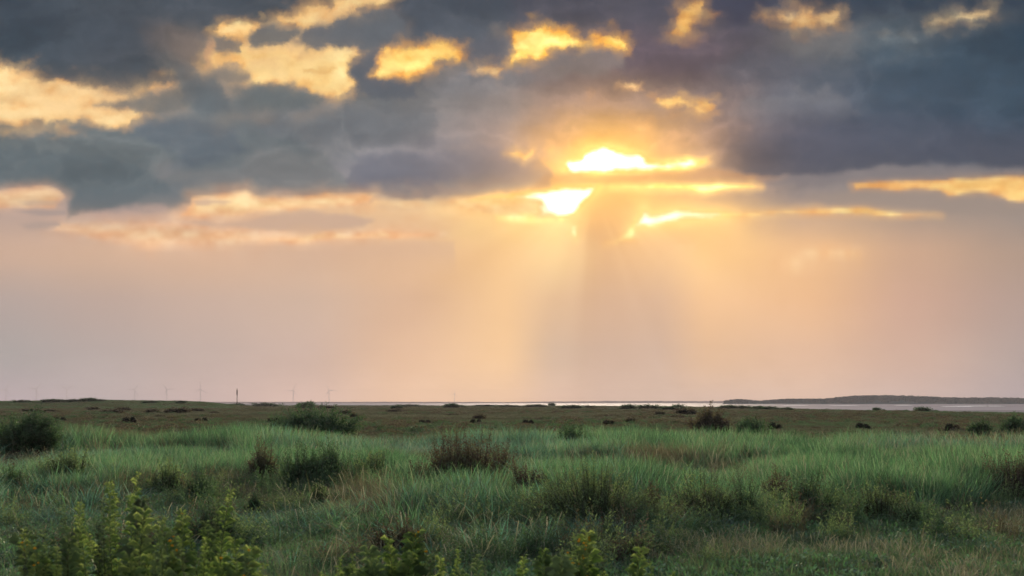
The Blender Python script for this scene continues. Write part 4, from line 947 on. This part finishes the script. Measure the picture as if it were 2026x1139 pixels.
FLOWER = mesh_of('flower', [((1 if k % 2 else .62) * math.cos(k * .628), (1 if k % 2 else .62) * math.sin(k * .628), .2 * (k % 2)) for k in range(10)] + [(0, 0, .8), (0, 0, -.7)], [(k, (k + 1) % 10, 10) for k in range(10)] + [((k + 1) % 10, k, 11) for k in range(10)], MAT['flower'])
for i, (px, top, d, fl) in enumerate(FRONDS):
    x, y = where(px, d); z0 = float(ground_z(x, y)); h = 1.06 * (EYE - (top - 796) / FPX * d - z0)
    root = bpy.data.objects.new('feathery_plant', None); COL.objects.link(root); root.location = (x, y, z0); root.empty_display_size = .2
    f, s, w = frond_mesh(h, 700 + i, (RNG.randn() * .05, RNG.randn() * .05), fl)
    add('leaves', mesh_of('leaves', f[0], f[1], MAT['frond' if (i * 7) % 3 else 'bush_olive'], f[2]), root)
    add('stem', mesh_of('stem', s[0], s[1], MAT['stalk']), root)
    for c, r, a in w: add('flower', FLOWER, root, tuple(float(q) for q in c), a, (r, r, r))
    tag(root, '%sleafy green plant along the bottom, %s from the left' % ('yellow flowered ' if fl else 'feathery ', ORD[i]), 'plant', 'leafy plants of the foreground')
# ------------------------------------------------------------------ wind turbines far beyond the water
def blade_mesh(length):
    Vv, F_ = [], []
    for k, (t, c, th) in enumerate([(0, 1.6, 1.5), (.06, 2.0, 1.4), (.2, 3.6, .9), (.45, 2.6, .6), (.75, 1.6, .35), (1.0, .5, .12)]):
        z = t * length; o = .25 * c
        for sx, sy in ((-.5, 0), (0, .5), (.5, 0), (0, -.5)): Vv.append((sx * c + o * .3, sy * th, z))
    for k in range(5):
        for q in range(4): F_.append((4 * k + q, 4 * k + (q + 1) % 4, 4 * k + 4 + (q + 1) % 4, 4 * k + 4 + q))
    F_ += [(3, 2, 1, 0), (20, 21, 22, 23)]
    return mesh_of('blade', Vv, F_, MAT['turbine'])
TW_H, TW_B = 86.0, 54.0
tower_me = mesh_of('tower', *lathe([(2.6, 0), (2.4, 20), (2.0, 55), (1.6, TW_H - 1.5)], 16), MAT['turbine'], smooth=True)
hub_v, hub_f = lathe([(.3, -2.0), (1.5, -1.4), (1.8, 0), (1.6, 1.2)], 12)
hub_me = mesh_of('hub', [(x, z, y) for x, y, z in hub_v], hub_f, MAT['turbine'], smooth=True)
nv, nf = lathe([(1.5, -2), (2.0, -1), (2.1, 4), (1.8, 8), (1.0, 9)], 10)
nac_me = mesh_of('nacelle', [(x, z, y) for x, y, z in nv], nf, MAT['turbine'], smooth=True)
bl_me = blade_mesh(TW_B)
TURB = [(11.6, 9000, 20, 'at the left edge of the frame'), (71.6, 8700, 38, 'second from the left edge'), (132, 8800, 60, 'with two blades raised like a letter Y, third from the left'), (266.5, 9100, 32, 'fourth from the left, first after the wide gap'), (330, 9000, 85, 'fifth from the left, with a blade lying level'), (396.5, 8900, 0, 'with one blade straight up, left of the dark mast'), (580, 9600, 22, 'first one right of the dark mast'), (651, 9500, 92, 'second one right of the dark mast'), (899, 13500, 15, 'faintest and farthest right, nearly lost in the mist')]
for px, d, ang, txt in TURB:
    x, y = where(px, d)
    root = bpy.data.objects.new('wind_turbine', None); COL.objects.link(root); root.location = (x, y, -1.0)
    root.rotation_euler = (0, 0, -math.atan2(x, y))
    add('tower', tower_me, root); add('nacelle', nac_me, root, (0, 0, TW_H)); add('hub', hub_me, root, (0, -3.0, TW_H))
    for k in range(3):
        b = add('blade', bl_me, root, (0, -3.0, TW_H)); b.rotation_euler = (0, R(ang + 120 * k), 0)
    tag(root, 'hazy distant wind turbine, ' + txt, 'wind turbine', 'wind turbines beyond the water')
# ------------------------------------------------------------------ beacon mast at the marsh edge
d = 640.0; x, y = where(469, d); zb = float(ground_z(x, y))
root = bpy.data.objects.new('beacon_mast', None); COL.objects.link(root); root.location = (x, y, zb)
mh = EYE - zb + (796 - 768) / FPX * d
add('pole', mesh_of('pole', *lathe([(.16, -.4), (.15, mh * .5), (.10, mh)], 10), MAT['mast'], smooth=True), root)
add('topmark', mesh_of('topmark', *lathe([(.12, mh * .60), (.25, mh * .64), (.28, mh * .80), (.22, mh * .92), (.10, mh * .95)], 10), MAT['mast'], smooth=True), root)
bv, bf = [], []
for k in range(3):
    a = k * 2.094
    c0, c1 = np.array([math.cos(a) * .9, math.sin(a) * .9, -.3]), np.array([0, 0, mh * .32]); s = np.array([-math.sin(a), math.cos(a), 0]) * .06; u_ = np.array([0, 0, .06]); b0 = len(bv)
    for c in (c0, c1):
        for q in (s + u_, -s + u_, -s - u_, s - u_): bv.append(tuple(c + q))
    for q in range(4): bf.append((b0 + q, b0 + (q + 1) % 4, b0 + 4 + (q + 1) % 4, b0 + 4 + q))
add('brace', mesh_of('brace', bv, bf, MAT['mast']), root)
tag(root, 'dark upright beacon mast at the far marsh edge, left of centre', 'mast')
# ------------------------------------------------------------------ lines of surf on the water
def surf_strip(pxa, pxb, d, wid, amp, seed):
    n = 40; V_ = []; F_ = []
    for i in range(n + 1):
        t = i / n; px = pxa + (pxb - pxa) * t; e = math.sin(math.pi * t) ** .6
        dd = d + amp * float(_fbm(np.array(px / 30.0), np.array(seed * 1.0), 3, seed)); w = wid * e * (.6 + .8 * float(_vn(np.array(px / 6.0), np.array(seed + .5))))
        x = (px - 1013) / FPX * dd
        V_ += [(x, dd - w, -.74), (x, dd, -.74 + .35 * e), (x, dd + w, -.74)]
    for i in range(n):
        a = 3 * i; F_ += [(a, a + 3, a + 4, a + 1), (a + 1, a + 4, a + 5, a + 2)]
    return V_, F_
SV_, SF_ = [], []
for a in ((1545, 1600, 1250, 16, 30, 1), (1862, 1925, 900, 14, 20, 2), (1770, 1805, 1250, 14, 20, 3), (1880, 1990, 980, 5, 30, 4), (1200, 1225, 2600, 20, 30, 5), (1640, 1700, 1150, 5, 20, 6)):
    v, f = surf_strip(*a); b = len(SV_); SV_ += v; SF_ += [tuple(i + b for i in q) for q in f]
o = add('surf', mesh_of('surf', SV_, SF_, MAT['foam'], smooth=True)); tag(o, 'thin white lines of surf on the water at the right', 'surf', kind='stuff')
# ------------------------------------------------------------------ damp sea air
hm, ht = mat('damp_air')
pv = ht.nodes.new('ShaderNodeVolumePrincipled'); pv.inputs['Color'].default_value = (.60, .56, .64, 1); pv.inputs['Density'].default_value = HAZE; pv.inputs['Anisotropy'].default_value = 0.0
ho = ht.nodes.new('ShaderNodeOutputMaterial'); ht.links.new(pv.outputs[0], ho.inputs['Volume'])
hs, z0, z1 = 17000.0, -4.0, AIR_TOP
HV = [(-hs, -hs, z0), (hs, -hs, z0), (hs, hs, z0), (-hs, hs, z0), (-hs, -hs, z1), (hs, -hs, z1), (hs, hs, z1), (-hs, hs, z1)]
HF = [(3, 2, 1, 0), (4, 5, 6, 7), (0, 1, 5, 4), (1, 2, 6, 5), (2, 3, 7, 6), (3, 0, 4, 7)]
o = add('haze', mesh_of('haze', HV, HF, hm)); tag(o, 'thin damp sea air over marsh and water', 'haze', kind='stuff')
